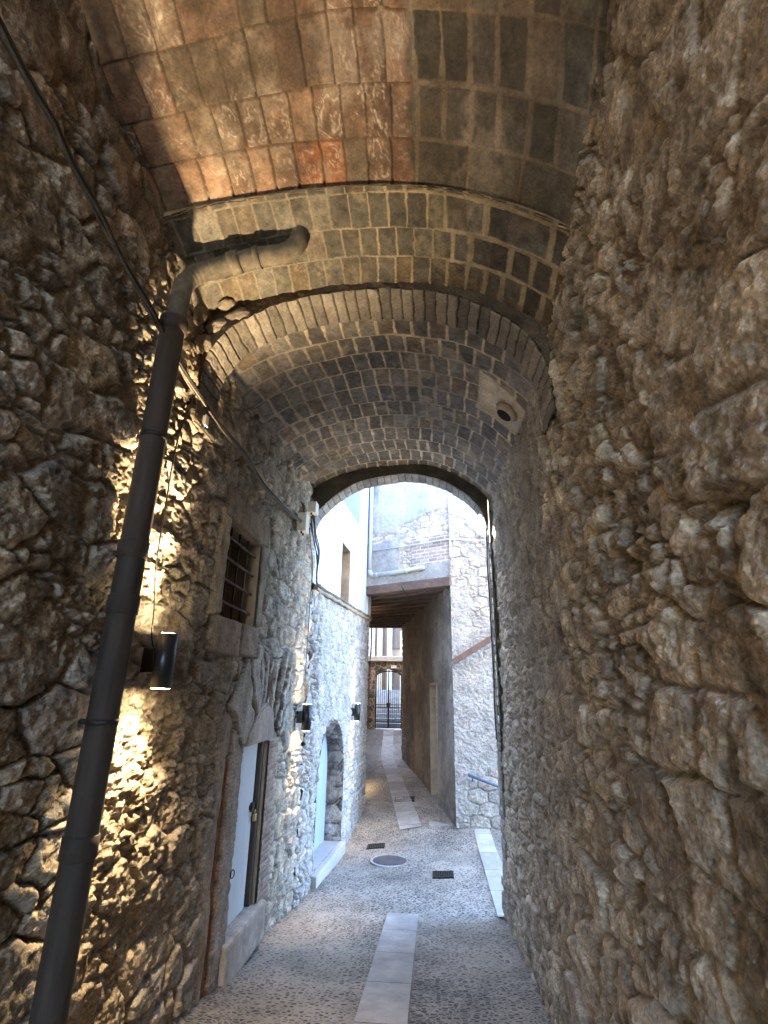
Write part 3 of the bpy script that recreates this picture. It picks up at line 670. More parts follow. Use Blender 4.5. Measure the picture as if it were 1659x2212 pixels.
fa = empty('stone_arch', (-.45, 7.2, 4.4), 'far round arch of thin stones opening the passage onto the daylit alley', 'arch')
o, pl2 = soffit('arch_soffit', ARCH, 7.05, 7.38, None, .105, 830, (.26, .245, .22), (.09, .085, .08), .009); par(o, fa)
o = spandrel('arch_face', pl2[pl2[:, 1] > 3.4], 7.052, lambda x: x*0+5.0, None, 840, (.075, .065, .05), .02); par(o, fa)
o = spandrel('outer_face', pl2[pl2[:, 1] > 3.4], 7.38, lambda x: x*0+6.2, None, 841, (.17, .16, .15), .02); par(o, fa)

# ---- solid building mass round the passage (keeps daylight out)
m = MB(); m.box(-7, -2.45, -9, 7.3, -1.3, 7); m.box(-2.46, 1.19, -9, 7.34, 5.9, 7.01); m.box(1.2, 5, -9, 7.38, -3, 7.02)
m.box(.83, 1.195, 7.30, 7.385, -1.5, 7.0); m.box(-2.5, -1.83, 7.30, 7.36, -1.5, 7.0)
m.box(-2.5, -1.85, -9.05, -9, -1, 7); m.box(.95, 1.25, -9.05, -9, -1, 7); m.box(-1.9, 1, -9.05, -9, 5.5, 7)
o = m.build('passage_building', M_mass); tag(o, 'bulk of the old stone building the vaulted passage runs under', 'building')

# ================================================================== DRAIN PIPE, CERAMIC ELBOW
pp = empty('drain_pipe', (-1.62, 2.62, 0), 'thick brown downpipe standing against the rubble wall', 'drain pipe')
def TP(p): return (p[0]+1.62, p[1]-2.62, p[2])
MB().tube([TP((-1.62, 2.62, z)) for z in np.linspace(-.32, 3.84, 12)], .072, 28).build('pipe', M_pipe, pp)
for z in (.92, 2.02, 2.32): MB().tube([TP((-1.62, 2.62, z+k)) for k in (-.05, -.045, .045, .05)], [.072, .079, .079, .072], 28).build('coupling', M_pipe, pp)
MB().tube([TP((-1.62, 2.62, z)) for z in (3.74, 3.745, 3.83, 3.84)], [.074, .086, .086, .074], 28).build('collar', M_pipe, pp)
for z in (1.45, 3.0):
    m = MB(); m.tube([TP((-1.62, 2.62, z+k)) for k in (-.014, .014)], .0755, 28); m.box(.0-.17, -.06, -.012, .012, z-.012, z+.012); m.build('bracket', M_iron, pp)
el = empty('ceramic_pipe', (-1.6, 2.72, 4.2), 'mortar-crusted grey ceramic pipe bending from the downpipe into the vault', 'pipe')
def TE(p): return (p[0]+1.6, p[1]-2.72, p[2]-4.2)
e1 = cr([(-1.63, 2.64, 3.82), (-1.635, 2.66, 3.98), (-1.65, 2.69, 4.12), (-1.64, 2.72, 4.24), (-1.58, 2.74, 4.32), (-1.48, 2.75, 4.36)], 8)
MB().tube([TE(p) for p in e1], [.064+.002*math.sin(i*1.7) for i in range(len(e1))], 22).build('lower_bend', M_cer, el)
e2 = cr([(-1.50, 2.75, 4.355), (-1.3, 2.75, 4.42), (-1.14, 2.75, 4.45), (-1.0, 2.76, 4.475), (-.91, 2.75, 4.53), (-.885, 2.73, 4.62), (-.91, 2.71, 4.72)], 8)
MB().tube([TE(p) for p in e2], [.066+.0015*math.sin(i*1.3) for i in range(len(e2))], 22).build('upper_bend', M_cer, el)
for a_, b_ in ((5, 8), (13, 15)):
    MB().tube([TE(e2[k]) for k in range(a_, b_+1)], .078, 22).build('socket', M_cer, el)

# ================================================================== CABLES AND BOXES
def wig(pts, n, amp, seed):
    p = cr(pts, n); rs = np.random.RandomState(seed); k = np.arange(len(p))
    for a in range(3): p[:, a] += amp*np.sin(k*.37*(1+.3*rs.rand())+rs.rand()*6)*(.6 if a == 0 else 1)
    return p
cb = empty('cable_bundle', (-1.66, 3.5, 3.6), 'sagging bundle of old grey cables running high along the rubble wall', 'cables')
base = [(-1.64, .6, 4.12), (-1.64, 1.25, 4.0), (-1.64, 1.55, 3.93), (-1.65, 1.95, 3.84), (-1.64, 2.5, 3.70), (-1.66, 3.2, 3.60), (-1.66, 4.1, 3.60), (-1.67, 5.0, 3.56), (-1.66, 6.2, 3.66)]
for q in range(6):
    a = q*1.05; pts = [(x+.012*math.cos(a), y, z+.016*math.sin(a)) for x, y, z in base]
    pw = wig(pts, 14, .006, q); MB().tube([Vector(p)-cb.location for p in pw], .0075, 6).build('cable', M_cable if q % 3 else M_bcable, cb)
def thincable(name, pts, label, r=.005, mat=None, n=10, amp=.006, seed=1):
    o = MB().tube(wig(pts, n, amp, seed), r, 6).build(name, mat or M_bcable); return tag(o, label, 'cable')
thincable('cable', [(-1.66, 3.1, 3.58), (-1.68, 3.0, 3.2), (-1.68, 2.98, 2.7), (-1.68, 2.99, 2.3), (-1.67, 3.03, 2.02), (-1.66, 3.05, 1.85), (-1.65, 3.06, 1.78)], 'thin black cable dropping from the bundle to the nearest wall lamp')
thincable('cable', [(-1.68, 6.75, 3.72), (-1.68, 6.95, 3.5), (-1.66, 7.0, 3.2), (-1.67, 7.02, 2.6), (-1.67, 7.03, 2.0), (-1.67, 7.05, 1.5)], 'thin cable running down the wall to the middle wall lamp', seed=2)
thincable('cable', [(-1.60, 10.2, 3.12), (-1.59, 10.3, 2.6), (-1.585, 10.35, 2.0), (-1.58, 10.5, 1.5)], 'thin cable running down the blue-lit wall to the farthest wall lamp', seed=3)
thincable('cable', [(.765, 7.08, 4.05), (.755, 7.1, 3.6), (.755, 7.1, 3.0), (.76, 7.08, 2.4), (.755, 7.09, 1.6), (.755, 7.1, 1.1)], 'black cable running down the right side of the far arch', r=.009, seed=4)
bd = empty('cable_bundle', (-1.7, 7.0, 3.6), 'tangle of black cables dropping from the white boxes beside the far arch', 'cables')
for q in range(5):
    a = q*1.3
    pts = [(-1.66+.02*math.cos(a), 6.75, 4.0+.03*q), (-1.66+.03*math.cos(a), 6.95+.03*math.sin(a), 3.75), (-1.64+.02*math.cos(a), 7.2+.04*math.sin(a), 3.5), (-1.66, 7.3+.03*math.sin(a), 3.25), (-1.68, 7.42, 3.10+.01*q), (-1.665, 7.62, 3.07+.012*q)]
    MB().tube([Vector(p)-bd.location for p in wig(pts, 10, .008, q+10)], .0085, 6).build('cable', M_bcable, bd)
def jbox(loc, s, label, rz=0, rx=0):
    e = empty('junction_box', loc, label, 'junction box', 'white junction boxes on the left wall', rz)
    MB().box(-s[0]/2, s[0]/2, -s[1]/2, s[1]/2, -s[2]/2, s[2]/2, .006).build('box', M_box, e)
    MB().box(s[0]/2, s[0]/2+.012, -s[1]/2-.004, s[1]/2+.004, -s[2]/2-.004, s[2]/2+.004, .004).build('lid', M_box, e)
    for k in (-1, 1): MB().tube([(0, k*s[1]*.28, -s[2]/2), (0, k*s[1]*.28, -s[2]/2-.03)], .013, 8).build('gland', M_bcable, e)
jbox((-1.655, 3.27, 3.47), (.03, .045, .075), 'small grey-white junction box under the cable bundle, nearest of the three', 0)
jbox((-1.65, 6.28, 3.66), (.10, .16, .24), 'tall white junction box where the cable bundle ends beside the far arch')
jbox((-1.62, 6.62, 3.98), (.11, .17, .15), 'squat white junction box higher up, right at the foot of the far arch')

# ================================================================== WALL LAMPS
LAMPS = []
def lamp(loc, rz, label, energy_dn, energy_up, ang=72, tilt=0):
    e = empty('wall_lamp', loc, label, 'wall lamp', 'black cylinder lamps shining up and down the wall', rz)
    r, hh = .058, .155
    m = MB(); bm = m.bm
    # open ended cylinder with thickness
    seg = 32; prof = [(r, -hh), (r, hh), (r-.006, hh), (r-.006, hh-.035), (r-.006, -hh+.035), (r-.006, -hh)]
    rings = [[bm.verts.new((q*math.cos(k*2*math.pi/seg), q*math.sin(k*2*math.pi/seg), z)) for k in range(seg)] for q, z in prof]
    for a in range(len(rings)):
        A, B_ = rings[a], rings[(a+1) % len(rings)]
        for k in range(seg):
            f = bm.faces.new((A[k], A[(k+1) % seg], B_[(k+1) % seg], B_[k])); f.smooth = a in (0, 2, 4)
    m.build('casing', M_lamp, e)
    MB().box(-.125, -.05, -.032, .032, -.07, .07, .008).build('bracket', M_lamp, e)
    for s_, en in ((1, energy_up), (-1, energy_dn)):
        l_ = MB().tube([(0, 0, s_*(hh+.001)), (0, 0, s_*(hh-.008))], r-.0065, 28); l_.build('lens', M_glow, e)
        ld = bpy.data.lights.new('lamp_beam', 'SPOT'); ld.energy = en; ld.color = (1, .75, .44); ld.spot_size = R(ang); ld.spot_blend = .7; ld.shadow_soft_size = .045
        lo = bpy.data.objects.new('lamp_beam', ld); C.objects.link(lo); lo.parent = e; lo.location = (0, 0, s_*(hh+.008))
        lo.rotation_euler = (0, 0, 0) if s_ < 0 else (math.pi+R(tilt), 0, 0)
        if s_ > 0 and tilt: ld.spot_blend = 1; ld.spot_size = R(84)
    return e
lamp((-1.575, 3.06, 1.765), 0, 'black cylinder lamp nearest the camera, right of the brown downpipe', 6.5, 22, 112, 14)
lamp((-1.61, 6.98, 1.31), 0, 'black cylinder lamp on the wall just before the arched doorway', 3.6, 3.6)
lamp((-1.46, 10.55, 1.27), R(-3), 'black cylinder lamp past the arched doorway, at the far end of the blue-lit wall', 3.6, 3.6)
lamp((-1.575, -1.3, 2.0), 0, 'added black cylinder lamp, unseen behind the viewpoint, as fill light for the near end of the passage', 34, 20, 110)  # added lamp out of view, warm fill for the near passage
lamp((-2.38, 13.6, 1.5), 0, 'black cylinder lamp inside the beamed passage, hidden behind the white house corner', 14, 7)
lamp((-2.62, 17.6, 1.9), 0, 'black cylinder lamp inside the beamed passage near the iron gate', 14, 7)

# ================================================================== WHITE HOUSE (left, outside)
hu = Vector((.0555, .99846, 0)); hn = Vector((.99846, -.0555, 0)); ho = Vector((-1.75, 7.4, 0))
def HT(p): return ho+hu*p.x+hn*p.y+Vector((0, 0, p.z))      # x along the wall, y out of the wall
wh = empty('white_house', (0, 0, 0), 'white rendered house on a stone base with an arched doorway, left of the alley', 'house')
hx = np.arange(0, 4.86, .0135); hz = np.arange(-1.25, 3.25, .0115)
U, V = np.meshgrid(hx, hz, indexing='ij')
h, col, e_, m_ = rubble(U, V, .34, .19, 61, amp=.020, split=.35, tilt=.06, warp=.02, rough=.010, joint=.012, round_=.02, mort=(.22, .22, .215), deep=.4, jit=.22)
fr = 1-ss(.4, 1.1, U+(fbm(U*2, V*2, 71, 3)-.5)*.6)
hr, colr, _, _ = rubble(U, V, .24, .18, 62, amp=.06, split=.5, tilt=.2, warp=.08, rough=.013)
h = h*(1-fr)+hr*fr; col = mix(col, colr, fr)
col = mix(col, (.34, .345, .35), np.full(U.shape, .55))
aw = 1-ss(.0, 1., np.zeros_like(U))
AC, AR, AS = 1.70, .86, .35   # doorway centre, half width, springing
def inarch(U, V): return (np.abs(U-AC) < AR) & (V > -.73) & ((V < AS) | (((U-AC)/AR)**2+((V-AS)/.84)**2 < 1))
top = 3.04+.17*U/4.8-.02
keep = ~inarch(U, V) & (V < top)
P = ho_arr = np.zeros(U.shape+(3,))
P[..., 0] = -1.75+.0555*U+.99846*h; P[..., 1] = 7.4+.99846*U-.0555*h; P[..., 2] = V
o = grid('stone_base', P, col, M_ext, wh, keep=keep)
# doorway: reveal, leaf, sill
pf = [(AC-AR, -.74)]+[(AC-AR*math.cos(a), AS+.84*math.sin(a)) for a in np.linspace(0, math.pi, 40)]+[(AC+AR, -.74)]
pl, t = resample(np.array(pf), .02); ys = np.linspace(.05, -.42, 24)
Pq = np.zeros((len(pl), len(ys), 3)); Tt, Yy = np.meshgrid(t, ys, indexing='ij')
hh, cc, _, _ = rubble(Tt, Yy, .22, .3, 81, amp=.02, split=.3, rough=.008, tilt=.05, warp=.03)
for i_, (uu, vv) in enumerate(pl):
    k = (Vector((AC, 0))-Vector((uu, vv))); k = Vector((AC-uu, (0 if vv < AS else AS-vv))); k = k.normalized() if k.length > 1e-5 else Vector((0, -1))
    for j_, yy in enumerate(ys):
        p = HT(Vector((uu+k.x*(hh[i_, j_]-.012), yy-.03, vv+k.y*(hh[i_, j_]-.012)))); Pq[i_, j_] = p
o = grid('doorway_reveal', Pq, cc*.9, M_rub, wh)
m = MB(); bm = m.bm; yb = -.27
f_ = [bm.verts.new(HT(Vector((u_, yb, v_)))) for u_, v_ in pf]; b_ = [bm.verts.new(HT(Vector((u_, yb-.05, v_)))) for u_, v_ in pf]
bm.faces.new(f_); bm.faces.new(b_[::-1])
ad = m.build('arched_door', M_bdoor, wh)
MB().box(AC-AR-.05, AC+AR+.06, -.45, .09, -1.15, -.74, .02, .01, T=HT).build('doorstep', M_strip, wh)
# rendered upper wall round two openings
m = MB()
def Bq(x0, x1, z0, z1, y0=-.45, y1=.015): m.box(x0, x1, y0, y1, z0, z1, T=HT)
W2 = (1.76, 2.54, 3.19, 4.25); WB = (1.66, 3.34, 5.0, 6.7)
bmz = m.bm
Bq(0, 1.66, 3.12, 6.95); Bq(1.66, 3.34, 6.7, 6.95); Bq(3.34, 4.84, 3.20, 6.95)
Bq(1.66, 3.34, 4.25, 5.0); Bq(2.54, 3.34, 3.16, 4.25); Bq(1.66, 1.76, 3.16, 4.25); Bq(1.76, 2.54, 3.12, 3.19)
Bq(4.38, 4.842, 3.205, 6.95, .016, .04)
o = m.build('rendered_wall', M_plast, wh)
m = MB(); m.box(1.76, 2.54, -.40, -.36, 3.19, 4.25, T=HT); o = m.build('window_pane', M_black, wh)
m = MB(); m.box(2.515, 2.54, -.36, .005, 3.19, 4.25, T=HT); m.box(1.76, 2.515, -.36, .005, 4.235, 4.25, T=HT); m.build('window_lining', M_reveal, wh)
m = MB(); m.box(1.66, 3.34, -.40, -.30, 5.0, 6.7, T=HT); o = m.build('window_pane', M_glass, wh)
m = MB(); m.box(3.315, 3.34, -.30, .005, 5.0, 6.7, T=HT); m.build('window_lining', plain('grey_lining', (.28, .28, .27), .8), wh)
# rest of the house body
m = MB(); m.box(0, 4.83, -4.5, -.46, -1.3, 6.9, T=HT); m.box(4.78, 4.84, -.46, .0, -1.3, 3.2, T=HT); m.build('house_body', M_mass, wh)
# coping with cables
m = MB(); m.tube([HT(Vector((u_, .03+.008*math.sin(u_*9), 3.05+.17*u_/4.8+.01*math.sin(u_*13)))) for u_ in np.linspace(.1, 4.84, 60)], .035, 8); m.build('coping', M_mass, wh)
cc_ = empty('cable_bundle', (-1.6, 9.8, 3.1), 'grey cables lying along the ledge between the stone base and the white render', 'cables')
for q in range(4):
    pts = [HT(Vector((u_, .06+.012*math.cos(q*1.6), 3.09+.17*u_/4.8+.016*math.sin(q*1.6))))-cc_.location for u_ in np.linspace(.1, 4.84, 10)]
    MB().tube(wig([tuple(p) for p in pts], 8, .007, q+30), .009, 6).build('cable', M_cable, cc_)
thincable('cable', [tuple(HT(Vector(p))) for p in ((4.84, .06, 3.26), (4.87, .05, 3.0), (4.86, .05, 2.6), (4.88, .04, 2.1), (4.87, .05, 1.9))], 'dark cable hanging down the far corner of the white house', .012, seed=8)

# ================================================================== HOUSE OVER THE PASSAGE (facade with pipe and beams)
oh = empty('overhead_house', (0, 0, 0), 'old peeling house spanning the alley on rusty timber beams', 'house')
f0 = np.array([.36, 10.68]); fdir = np.array([-2.02, 1.165]); fdir /= np.linalg.norm(fdir); fn = np.array([-fdir[1], fdir[0]]); fn = fn if fn[1] < 0 else -fn
us = np.arange(0, 2.6, .014); vs = np.arange(3.78, 7.0, .016)
U, V = np.meshgrid(us, vs, indexing='ij')
n1 = fbm(U*1.6, V*1.6, 950, 4); n2 = fbm(U*9, V*9, 951, 4, .6)
hs, cs_, es, ms = rubble(U, V, .30, .14, 91, amp=.02, split=.3, rough=.008, tilt=.04, warp=.02, joint=.014)
# patches where render has fallen: right part between z 4.2 and 5.3, narrow band at left z 5
q1 = np.minimum(np.minimum(U+.2, 1.22-U+.3*(V-4.7)*.4), np.minimum(V-4.18, 5.42-V-.2*U))
q2 = np.minimum(np.minimum(U-1.35, 2.4-U), np.minimum(V-4.86+.12*(U-2.0), 5.12-V+.25*(U-1.7)))
ex = ss(-.03, .02, np.maximum(q1, q2)+(n1-.5)*.35+(n2-.5)*.05)
hp = .022+(n2-.5)*.008+(n1-.5)*.03
cp = np.array([.25, .25, .24])*(.7+.6*n1)[..., None]*(.8+.4*n2)[..., None]; cp = mix(cp, (.17, .17, .165), ss(.45, .7, fbm(U*.9, V*.5, 955, 4)))
cp = mix(cp, (.32, .30, .27), ss(.5, .7, fbm(U*3, V*.7, 956, 4)))
brk = (V < 4.85) & (U < .95)
bz_ = V/.075; rw2 = np.floor(bz_); bu_ = U/.2+.5*np.mod(rw2, 2); edb = np.minimum(np.minimum(bz_-rw2, 1-bz_+rw2)*.075, np.minimum(bu_-np.floor(bu_), 1-bu_+np.floor(bu_))*.2)
cbk = mix(np.array([.25, .20, .175])*(.8+.5*h2(np.floor(bu_), rw2, 3))[..., None], (.45, .42, .38), 1-ss(.003, .009, edb)); hbk = .008*ss(.003, .009, edb)
csx = np.where(brk[..., None], cbk, mix(cs_*1.3, (.4, .37, .33), np.full(U.shape, .4))); hsx = np.where(brk, hbk, hs*.7)
h = hp*(1-ex)+hsx*ex; col = mix(cp, csx, ex); col = mix(col, (.12, .10, .085), ss(.10, .0, U)*.55)  # last mix paints the corner's shading as a dark upright band
P = np.zeros(U.shape+(3,)); P[..., 0] = f0[0]+fdir[0]*U+fn[0]*h; P[..., 1] = f0[1]+fdir[1]*U+fn[1]*h; P[..., 2] = V
grid('facade', P, col, M_oldp, oh)
def FT(p): return Vector((f0[0]+fdir[0]*p.x+fn[0]*p.y, f0[1]+fdir[1]*p.x+fn[1]*p.y, p.z))
# stone wall right of the corner
us = np.arange(0, 3.2, .0135); vs = np.arange(-2.2, 8.4, .0135)
U, V = np.meshgrid(us, vs, indexing='ij')
h, col, e_, m_ = rubble(U, V, .36, .205, 101, amp=.024, split=.3, rough=.011, tilt=.04, warp=.02, joint=.012, round_=.022, mort=(.17, .165, .16), deep=.5, jit=.09)
rn = ss(.40, .58, fbm(U*1.2, V*.7, 960, 4)+.22*ss(2.2, 1.5, np.abs(V-1.0))*0+.12*((V > .35) & (V < 1.9)))
h = h*(1-rn)+rn*(.018+(fbm(U*22, V*26, 961, 4, .6)-.5)*.045); col = mix(col, (.29, .27, .25), rn*.7)
pt = ss(-.03, .03, V-5.15+.7*(U-.3)+(fbm(U*3, V*3, 962, 3)-.5)*.5); h = h*(1-pt)+pt*.04; col = mix(col, (.24, .245, .245), pt*.8)
col = mix(col, (.27, .265, .265), np.full(U.shape, .5))
grid('corner_wall', np.stack([.36+U, 10.66-h-.0*U, V], -1), col, M_ext, oh)
# side wall of the beamed passage
pa = np.array([.36, 10.68]); pb = np.array([-.95, 17.0]); pdv = (pb-pa); Lp = np.linalg.norm(pdv); pdv /= Lp; pn = np.array([-pdv[1], pdv[0]]); pn = pn if pn[0] < 0 else -pn
us = np.r_[0:2.6:.02, 2.6:6.6:.04]; vs = np.arange(-1., 3.95, .02)
U, V = np.meshgrid(us, vs, indexing='ij')
n1 = fbm(U*1.3, V*1.1, 970, 4); n2 = fbm(U*8, V*8, 971, 4, .6)
h = (n1-.5)*.06+(n2-.5)*.02; col = np.array([.24, .215, .185])*(.45+1.0*n1)[..., None]*(.6+.8*n2)[..., None]; col = mix(col, (.10, .085, .07), ss(.5, .66, fbm(U*.8, V*1.5, 975, 5, .6))*.6)
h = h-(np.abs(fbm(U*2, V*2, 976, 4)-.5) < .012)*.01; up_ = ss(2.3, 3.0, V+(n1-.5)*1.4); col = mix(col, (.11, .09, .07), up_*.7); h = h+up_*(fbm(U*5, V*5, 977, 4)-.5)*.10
lo_ = ss(5.5, 7, U); hr, cr_, _, _ = rubble(U, V, .3, .22, 72, amp=.05); h = h*(1-lo_)+hr*lo_; col = mix(col, cr_, lo_)
dk = (U > 1.50) & (U < 2.15) & (V < 1.80)
P = np.zeros(U.shape+(3,)); P[..., 0] = pa[0]+pdv[0]*U+pn[0]*h; P[..., 1] = pa[1]+pdv[1]*U+pn[1]*h; P[..., 2] = V
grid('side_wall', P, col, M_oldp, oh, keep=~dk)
def PT(p): return Vector((pa[0]+pdv[0]*p.x+pn[0]*p.y, pa[1]+pdv[1]*p.x+pn[1]*p.y, p.z))
m = MB(); m.box(1.45, 1.50, -.25, .02, -1, 1.85, T=PT); m.box(2.15, 2.2, -.25, .02, -1, 1.85, T=PT); m.box(1.45, 2.2, -.25, .02, 1.80, 1.86, T=PT); m.build('doorway_frame', M_reveal, oh)
MB().box(1.5, 2.15, -.16, -.12, -1, 1.8, T=PT).build('side_door', M_wood, oh)
# beams: run roughly parallel to the facade, receding towards the gate
wdt = lambda s: .0
for k in range(11):
    yy = .03+k*.60
    a = Vector((.36, 10.68, 0))+Vector((pdv[0], pdv[1], 0))*yy; b = Vector((-2.9, 12.53, 0))+Vector((pdv[0], pdv[1], 0))*yy*1.0
    if k == 0: a = FT(Vector((.02, .02, 0))); b = FT(Vector((2.55, .02, 0)))
    d_ = (b-a).normalized(); nn = Vector((-d_.y, d_.x, 0)); L_ = (b-a).length; zz = 3.80-.022*k*.2
    def BT(p, a=a, d_=d_, nn=nn): return a+d_*p.x-nn*p.y+Vector((0, 0, p.z))
    random.seed(k)
    MB().box(-.05, L_+.05, -.06, .06, zz-.09, zz+.13 if k else zz+.10, .015, .006, T=BT).build('beam', M_beam, oh)
m = MB()
m.poly([(.5, 10.75, 3.93), (-2.9, 12.7, 3.93), (-4.2, 18.4, 3.90), (-.9, 17.5, 3.90)]); m.poly([(.5, 10.75, 3.95), (-2.9, 12.7, 3.95), (-4.2, 18.4, 3.93), (-.9, 17.5, 3.93)]); m.build('ceiling_boards', M_beam, oh)
m = MB(); m.box(-3.6, -.5, 17.0, 17.2, 3.62, 3.98, .02, T=None); m.build('end_beam', M_beam, oh)
m = MB(); m.box(-.5, 3.5, 17.4, 20, -1, 6.9); m.box(.45, 3.5, 10.75, 17.4, -2, 6.95); m.box(-.9, .44, 10.95+1.0, 17.3, 4.0, 6.98); m.build('house_body', M_mass, oh)
m = MB(); m.box(-6, -2.55, 12.25, 19.9, -1, 6); m.build('opposite_wall', M_reveal, oh)
MB().box(.0, 2.6, -.14, .012, 3.70, 3.80, .01, .004, T=FT).build('front_beam', M_beam, oh)
# iron tie on the front beam
MB().tube([FT(Vector((1.18, .06, 3.86))), FT(Vector((1.12, .08, 3.78))), FT(Vector((1.05, .09, 3.64)))], .014, 6).build('iron_tie', M_iron, oh)

dpv = empty('drain_pipe', tuple(FT(Vector((2.03, .05, 4.2)))), 'blue-grey plastic drain pipe turning along the peeling facade', 'drain pipe')
def L0(p): return FT(Vector(p))-dpv.location
MB().tube([L0((2.03, .05, z)) for z in (4.25, 5, 6, 7)], .045, 14).build('upright_pipe', M_greyp, dpv)
MB().tube([L0((2.03, .05, 4.27)), L0((2.02, .05, 4.20)), L0((1.97, .05, 4.155)), L0((1.9, .05, 4.14))], .05, 14).build('elbow', M_greyp, dpv)
MB().tube([L0((1.92, .05, 4.14)), L0((1.2, .05, 4.14)), L0((.62, .05, 4.16)), L0((.60, -.06, 4.16))], .048, 14).build('level_pipe', M_greyp, dpv)
for x_ in (1.8, 1.0): MB().tube([L0((x_, .05, 4.14)), L0((x_+.04, .05, 4.14))], .056, 14).build('clip', M_greyp, dpv)
MB().tube([L0((2.08, .05, 6.34)), L0((1.4, .05, 6.42)), L0((.9, .05, 6.52))], .02, 8).build('branch_pipe', M_greyp, dpv)
o = MB().tube([FT(Vector((2.3, .04, 4.74))), FT(Vector((1.2, .045, 4.70))), FT(Vector((.6, .045, 4.70))), FT(Vector((.02, .05, 4.70))), Vector((.7, 10.60, 4.66)), Vector((1.6, 10.60, 4.64))], .011, 6).build('wire', M_greyp); tag(o, 'thin level wire stretched across the peeling facade and corner wall', 'wire')
ib = MB(); ib.box(0, 1.25, -.03, .03, -.055, .055, .004); o = ib.build('iron_brace', M_rust)
o.location = (.37, 10.50, 2.20); o.rotation_euler = (0, -math.atan2(.46, .76), 0); tag(o, 'rusty iron beam rising diagonally against the corner stone wall', 'brace')
hr_ = empty('handrail', (.58, 10.50, .26), 'blue painted handrail sloping down beside the corner stone wall', 'handrail')
MB().tube([(0, 0, 0), (.6, 0, -.19), (1.6, .0, -.50)], .026, 12).build('rail', M_hand, hr_)
for x_ in (.08, .9): MB().tube([(x_, .0, -.02-.31*x_), (x_, .03, -.08-.31*x_), (x_, .15, -.09-.31*x_)], .010, 8).build('bracket', M_iron, hr_)

# ================================================================== GATE WALL, GATE, STEPS, BACKGROUND
gw = empty('gate_wall', (-1.7, 20, .4), 'dark stone wall with an arched opening and a pale ledge at the end of the alley', 'wall')
gl, gr2, gs, gc = -2.14, -1.16, 2.20, 2.44
us = np.arange(-3.6, -.4, .015); vs = np.arange(.2, 2.75, .015); U, V = np.meshgrid(us, vs, indexing='ij')
h, col, _, _ = rubble(U, V, .22, .16, 111, amp=.03, joint=.02, tilt=.1); col = col*.45
arc = gs+(gc-gs)*np.clip(1-((U-(gl+gr2)/2)/((gr2-gl)/2))**2, 0, 1)
o = grid('wall', np.stack([U, 20-h, V], -1), col, M_rub, None, keep=~((U > gl) & (U < gr2) & (V < arc))); par(o, gw)
m = MB(); m.box(gl-.2, gl, 20, 20.4, .2, 2.45); m.box(gr2, gr2+.4, 20, 20.4, .2, 2.45); m.box(gl-.2, gr2+.4, 20, 20.4, 2.47, 2.74); m.box(-3.6, gl-.201, 20.02, 20.4, .2, 2.74); o = m.build('jamb', M_reveal); par(o, gw)
m = MB(); m.box(-3.6, -.4, 19.78, 20.45, 2.74, 2.93, .02, .01); o = m.build('ledge', M_strip); par(o, gw)
ig = empty('iron_gate', (-1.65, 20.1, .42), 'tall black iron gate of two barred leaves under the arch', 'gate')
def GT(x, y, z): return (x+1.65, y, z-.42)
cxm = (gl+gr2)/2
for k in range(13):
    x_ = gl+.04+k*(gr2-gl-.08)/12
    zt = gs+(gc-gs)*max(0, 1-((x_-cxm)/((gr2-gl)/2))**2)
    MB().tube([GT(x_, 0, .46), GT(x_, 0, zt)], .028 if k == 6 else .0085, 6).build('bar', M_iron, ig)
for k in range(12):
    x_ = gl+.08+k*(gr2-gl-.08)/12; MB().tube([GT(x_, 0, .46), GT(x_, 0, 1.14)], .007, 6).build('short_bar', M_iron, ig)
for z_ in (.47, .66, 1.15, 1.24): MB().box(gl+1.65, gr2+1.65, -.012, .012, z_-.42-.014, z_-.42+.014).build('rail', M_iron, ig)
MB().tube([GT(cxm+(gr2-gl)/2*math.cos(a)*1.0, 0, gs-.03+(gc-gs)*math.sin(a)) for a in np.linspace(0, math.pi, 16)], .022, 8).build('arched_frame', M_iron, ig)
for x_ in (gl+.015, gr2-.015): MB().tube([GT(x_, 0, .44), GT(x_, 0, gs)], .02, 8).build('post', M_iron, ig)
MB().box(-.06+cxm+1.65, .06+cxm+1.65, -.05, .03, 1.17-.42, 1.27-.42+.04, .008).build('lock_box', M_iron, ig)
o = MB().box(-1.56, -1.36, 19.86, 19.94, 2.50, 2.60, .01).build('white_fixture', M_box); tag(o, 'small white fixture on the dark wall above the iron gate', 'fixture')
st = MB()
for k in range(9): st.box(-3.4, 1.2, 20.9+k*.42, 25.5, .43+(k)*.15, .43+(k+1)*.15, .01)
o = st.build('stone_steps', M_step); tag(o, 'pale stone steps climbing behind the iron gate', 'steps')
bb = empty('background_house', (-2, 27, 0), 'tan and white houses rising behind the gate wall', 'house')
def BB(name, mat, *a): o = MB().box(*a).build(name, mat); par(o, bb)
BB('wall', M_beige, -9, 6, 26.2, 27, 0, 12)
BB('pilaster', M_oldpl, -3.35, -3.05, 25.9, 26.2, 0, 9); BB('pilaster', M_greyp, -2.98, -2.84, 26.0, 26.2, 0, 9)
BB('pilaster', M_beige, -2.72, -2.45, 25.9, 26.2, 0, 9); BB('pilaster', M_strip, -2.22, -2.0, 25.8, 26.2, 0, 9)
BB('shade_panel', M_wood, -1.9, -1.3, 26.1, 26.2, 1.6, 3.1); BB('shade_panel', M_wood, -1.95, -1.35, 26.1, 26.2, 3.7, 5.4)  # dark panels stand in for the slanting shade between the pillars
BB('white_pillar', M_oldpl, -1.38, -1.08, 22.2, 22.5, 0, 4.1)

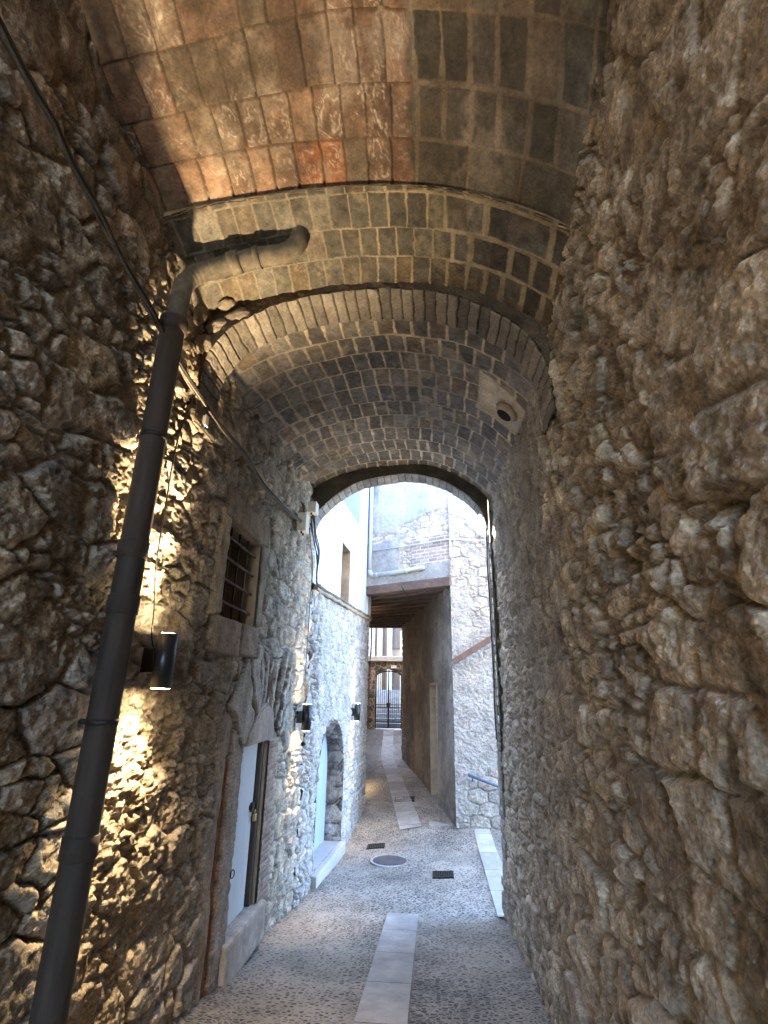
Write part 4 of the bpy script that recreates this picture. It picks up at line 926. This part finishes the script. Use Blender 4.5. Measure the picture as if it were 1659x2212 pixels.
# ================================================================== DRAINS AND COVERS
def grate(name, x, y, w_, d_, label, cat, n=9, mat=None, rz=0):
    z = float(fz(x, y)); e = empty(name, (x, y, z+.012), label, cat, None, rz)
    sl_ = (float(fz(x, y+.1))-float(fz(x, y-.1)))/.2; e.rotation_euler = (math.atan(sl_), -math.atan((float(fz(x+.1, y))-float(fz(x-.1, y)))/.2), rz)
    m = MB(); t_ = .012
    m.box(-w_/2, w_/2, -d_/2, -d_/2+t_, -.03, .004); m.box(-w_/2, w_/2, d_/2-t_, d_/2, -.03, .004); m.box(-w_/2, -w_/2+t_, -d_/2+t_, d_/2-t_, -.03, .004); m.box(w_/2-t_, w_/2, -d_/2+t_, d_/2-t_, -.03, .004)
    m.build('frame', mat or M_iron, e)
    m = MB()
    for k in range(n):
        xx = -w_/2+t_+(k+.5)*(w_-2*t_)/n; m.box(xx-.006, xx+.006, -d_/2+t_, d_/2-t_, -.02, .002)
    m.build('slats', mat or M_iron, e)
    MB().box(-w_/2+t_, w_/2-t_, -d_/2+t_, d_/2-t_, -.006, -.004).build('pit', M_black, e)
grate('drain_grate', .09, 8.72, .30, .26, 'rectangular dark drain grate in the middle of the pebbled court', 'drain grate', 11)
grate('drain_grate', -1.02, 10.2, .30, .22, 'small dark drain slot near the arched doorway, left of the manhole', 'drain grate', 9)
grate('drain_grate', -.66, 12.6, .42, .34, 'dark drain grate set across the pale strip in the beamed passage', 'drain grate', 13)
z = float(fz(-.72, 9.35)); mh = empty('manhole_cover', (-.72, 9.4, z+.012), 'round ribbed manhole cover in the pebbled court', 'manhole cover')
m = MB(); m.tube([(0, 0, -.03), (0, 0, .002)], .30, 40); m.build('rim', M_strip, mh)
m = MB(); m.tube([(0, 0, -.02), (0, 0, .006)], .265, 40); m.build('plate', plain('worn_cast_iron', (.11, .10, .095), .6, .3, var=.3, scale=20), mh)
m = MB()
for k in range(15):
    x_ = -.23+k*.033; l_ = math.sqrt(max(0, .25**2-x_**2))
    if l_ > .03: m.box(x_-.007, x_+.007, -l_, l_, .006, .013)
m.build('ribs', MATS['worn_cast_iron'], mh)
o = MB().box(-.13, .30, 11.0-.12, 11.0+.14, -.8, float(fz(.06, 11))+.012, .003).build('hatch_cover', M_strip); tag(o, 'pale rectangular stone hatch in front of the corner wall', 'hatch')
# vent hole in the pale vault patch
vh = empty('vent_opening', (.73, 4.5, 4.17), 'half-round vent hole in the pale repaired patch of the far vault', 'vent')
ax = Vector((-.62, 0, -.78)).normalized(); 
m = MB(); m.tube([ax*.045, ax*.035, ax*.0], [.085, .10, .125], 26); m.build('collar', plain('pale_mortar', (.44, .38, .28), .9, var=.2, scale=20, bump=.3), vh)
m = MB(); m.tube([ax*.047, ax*.046], .078, 26); m.build('hole', M_black, vh)
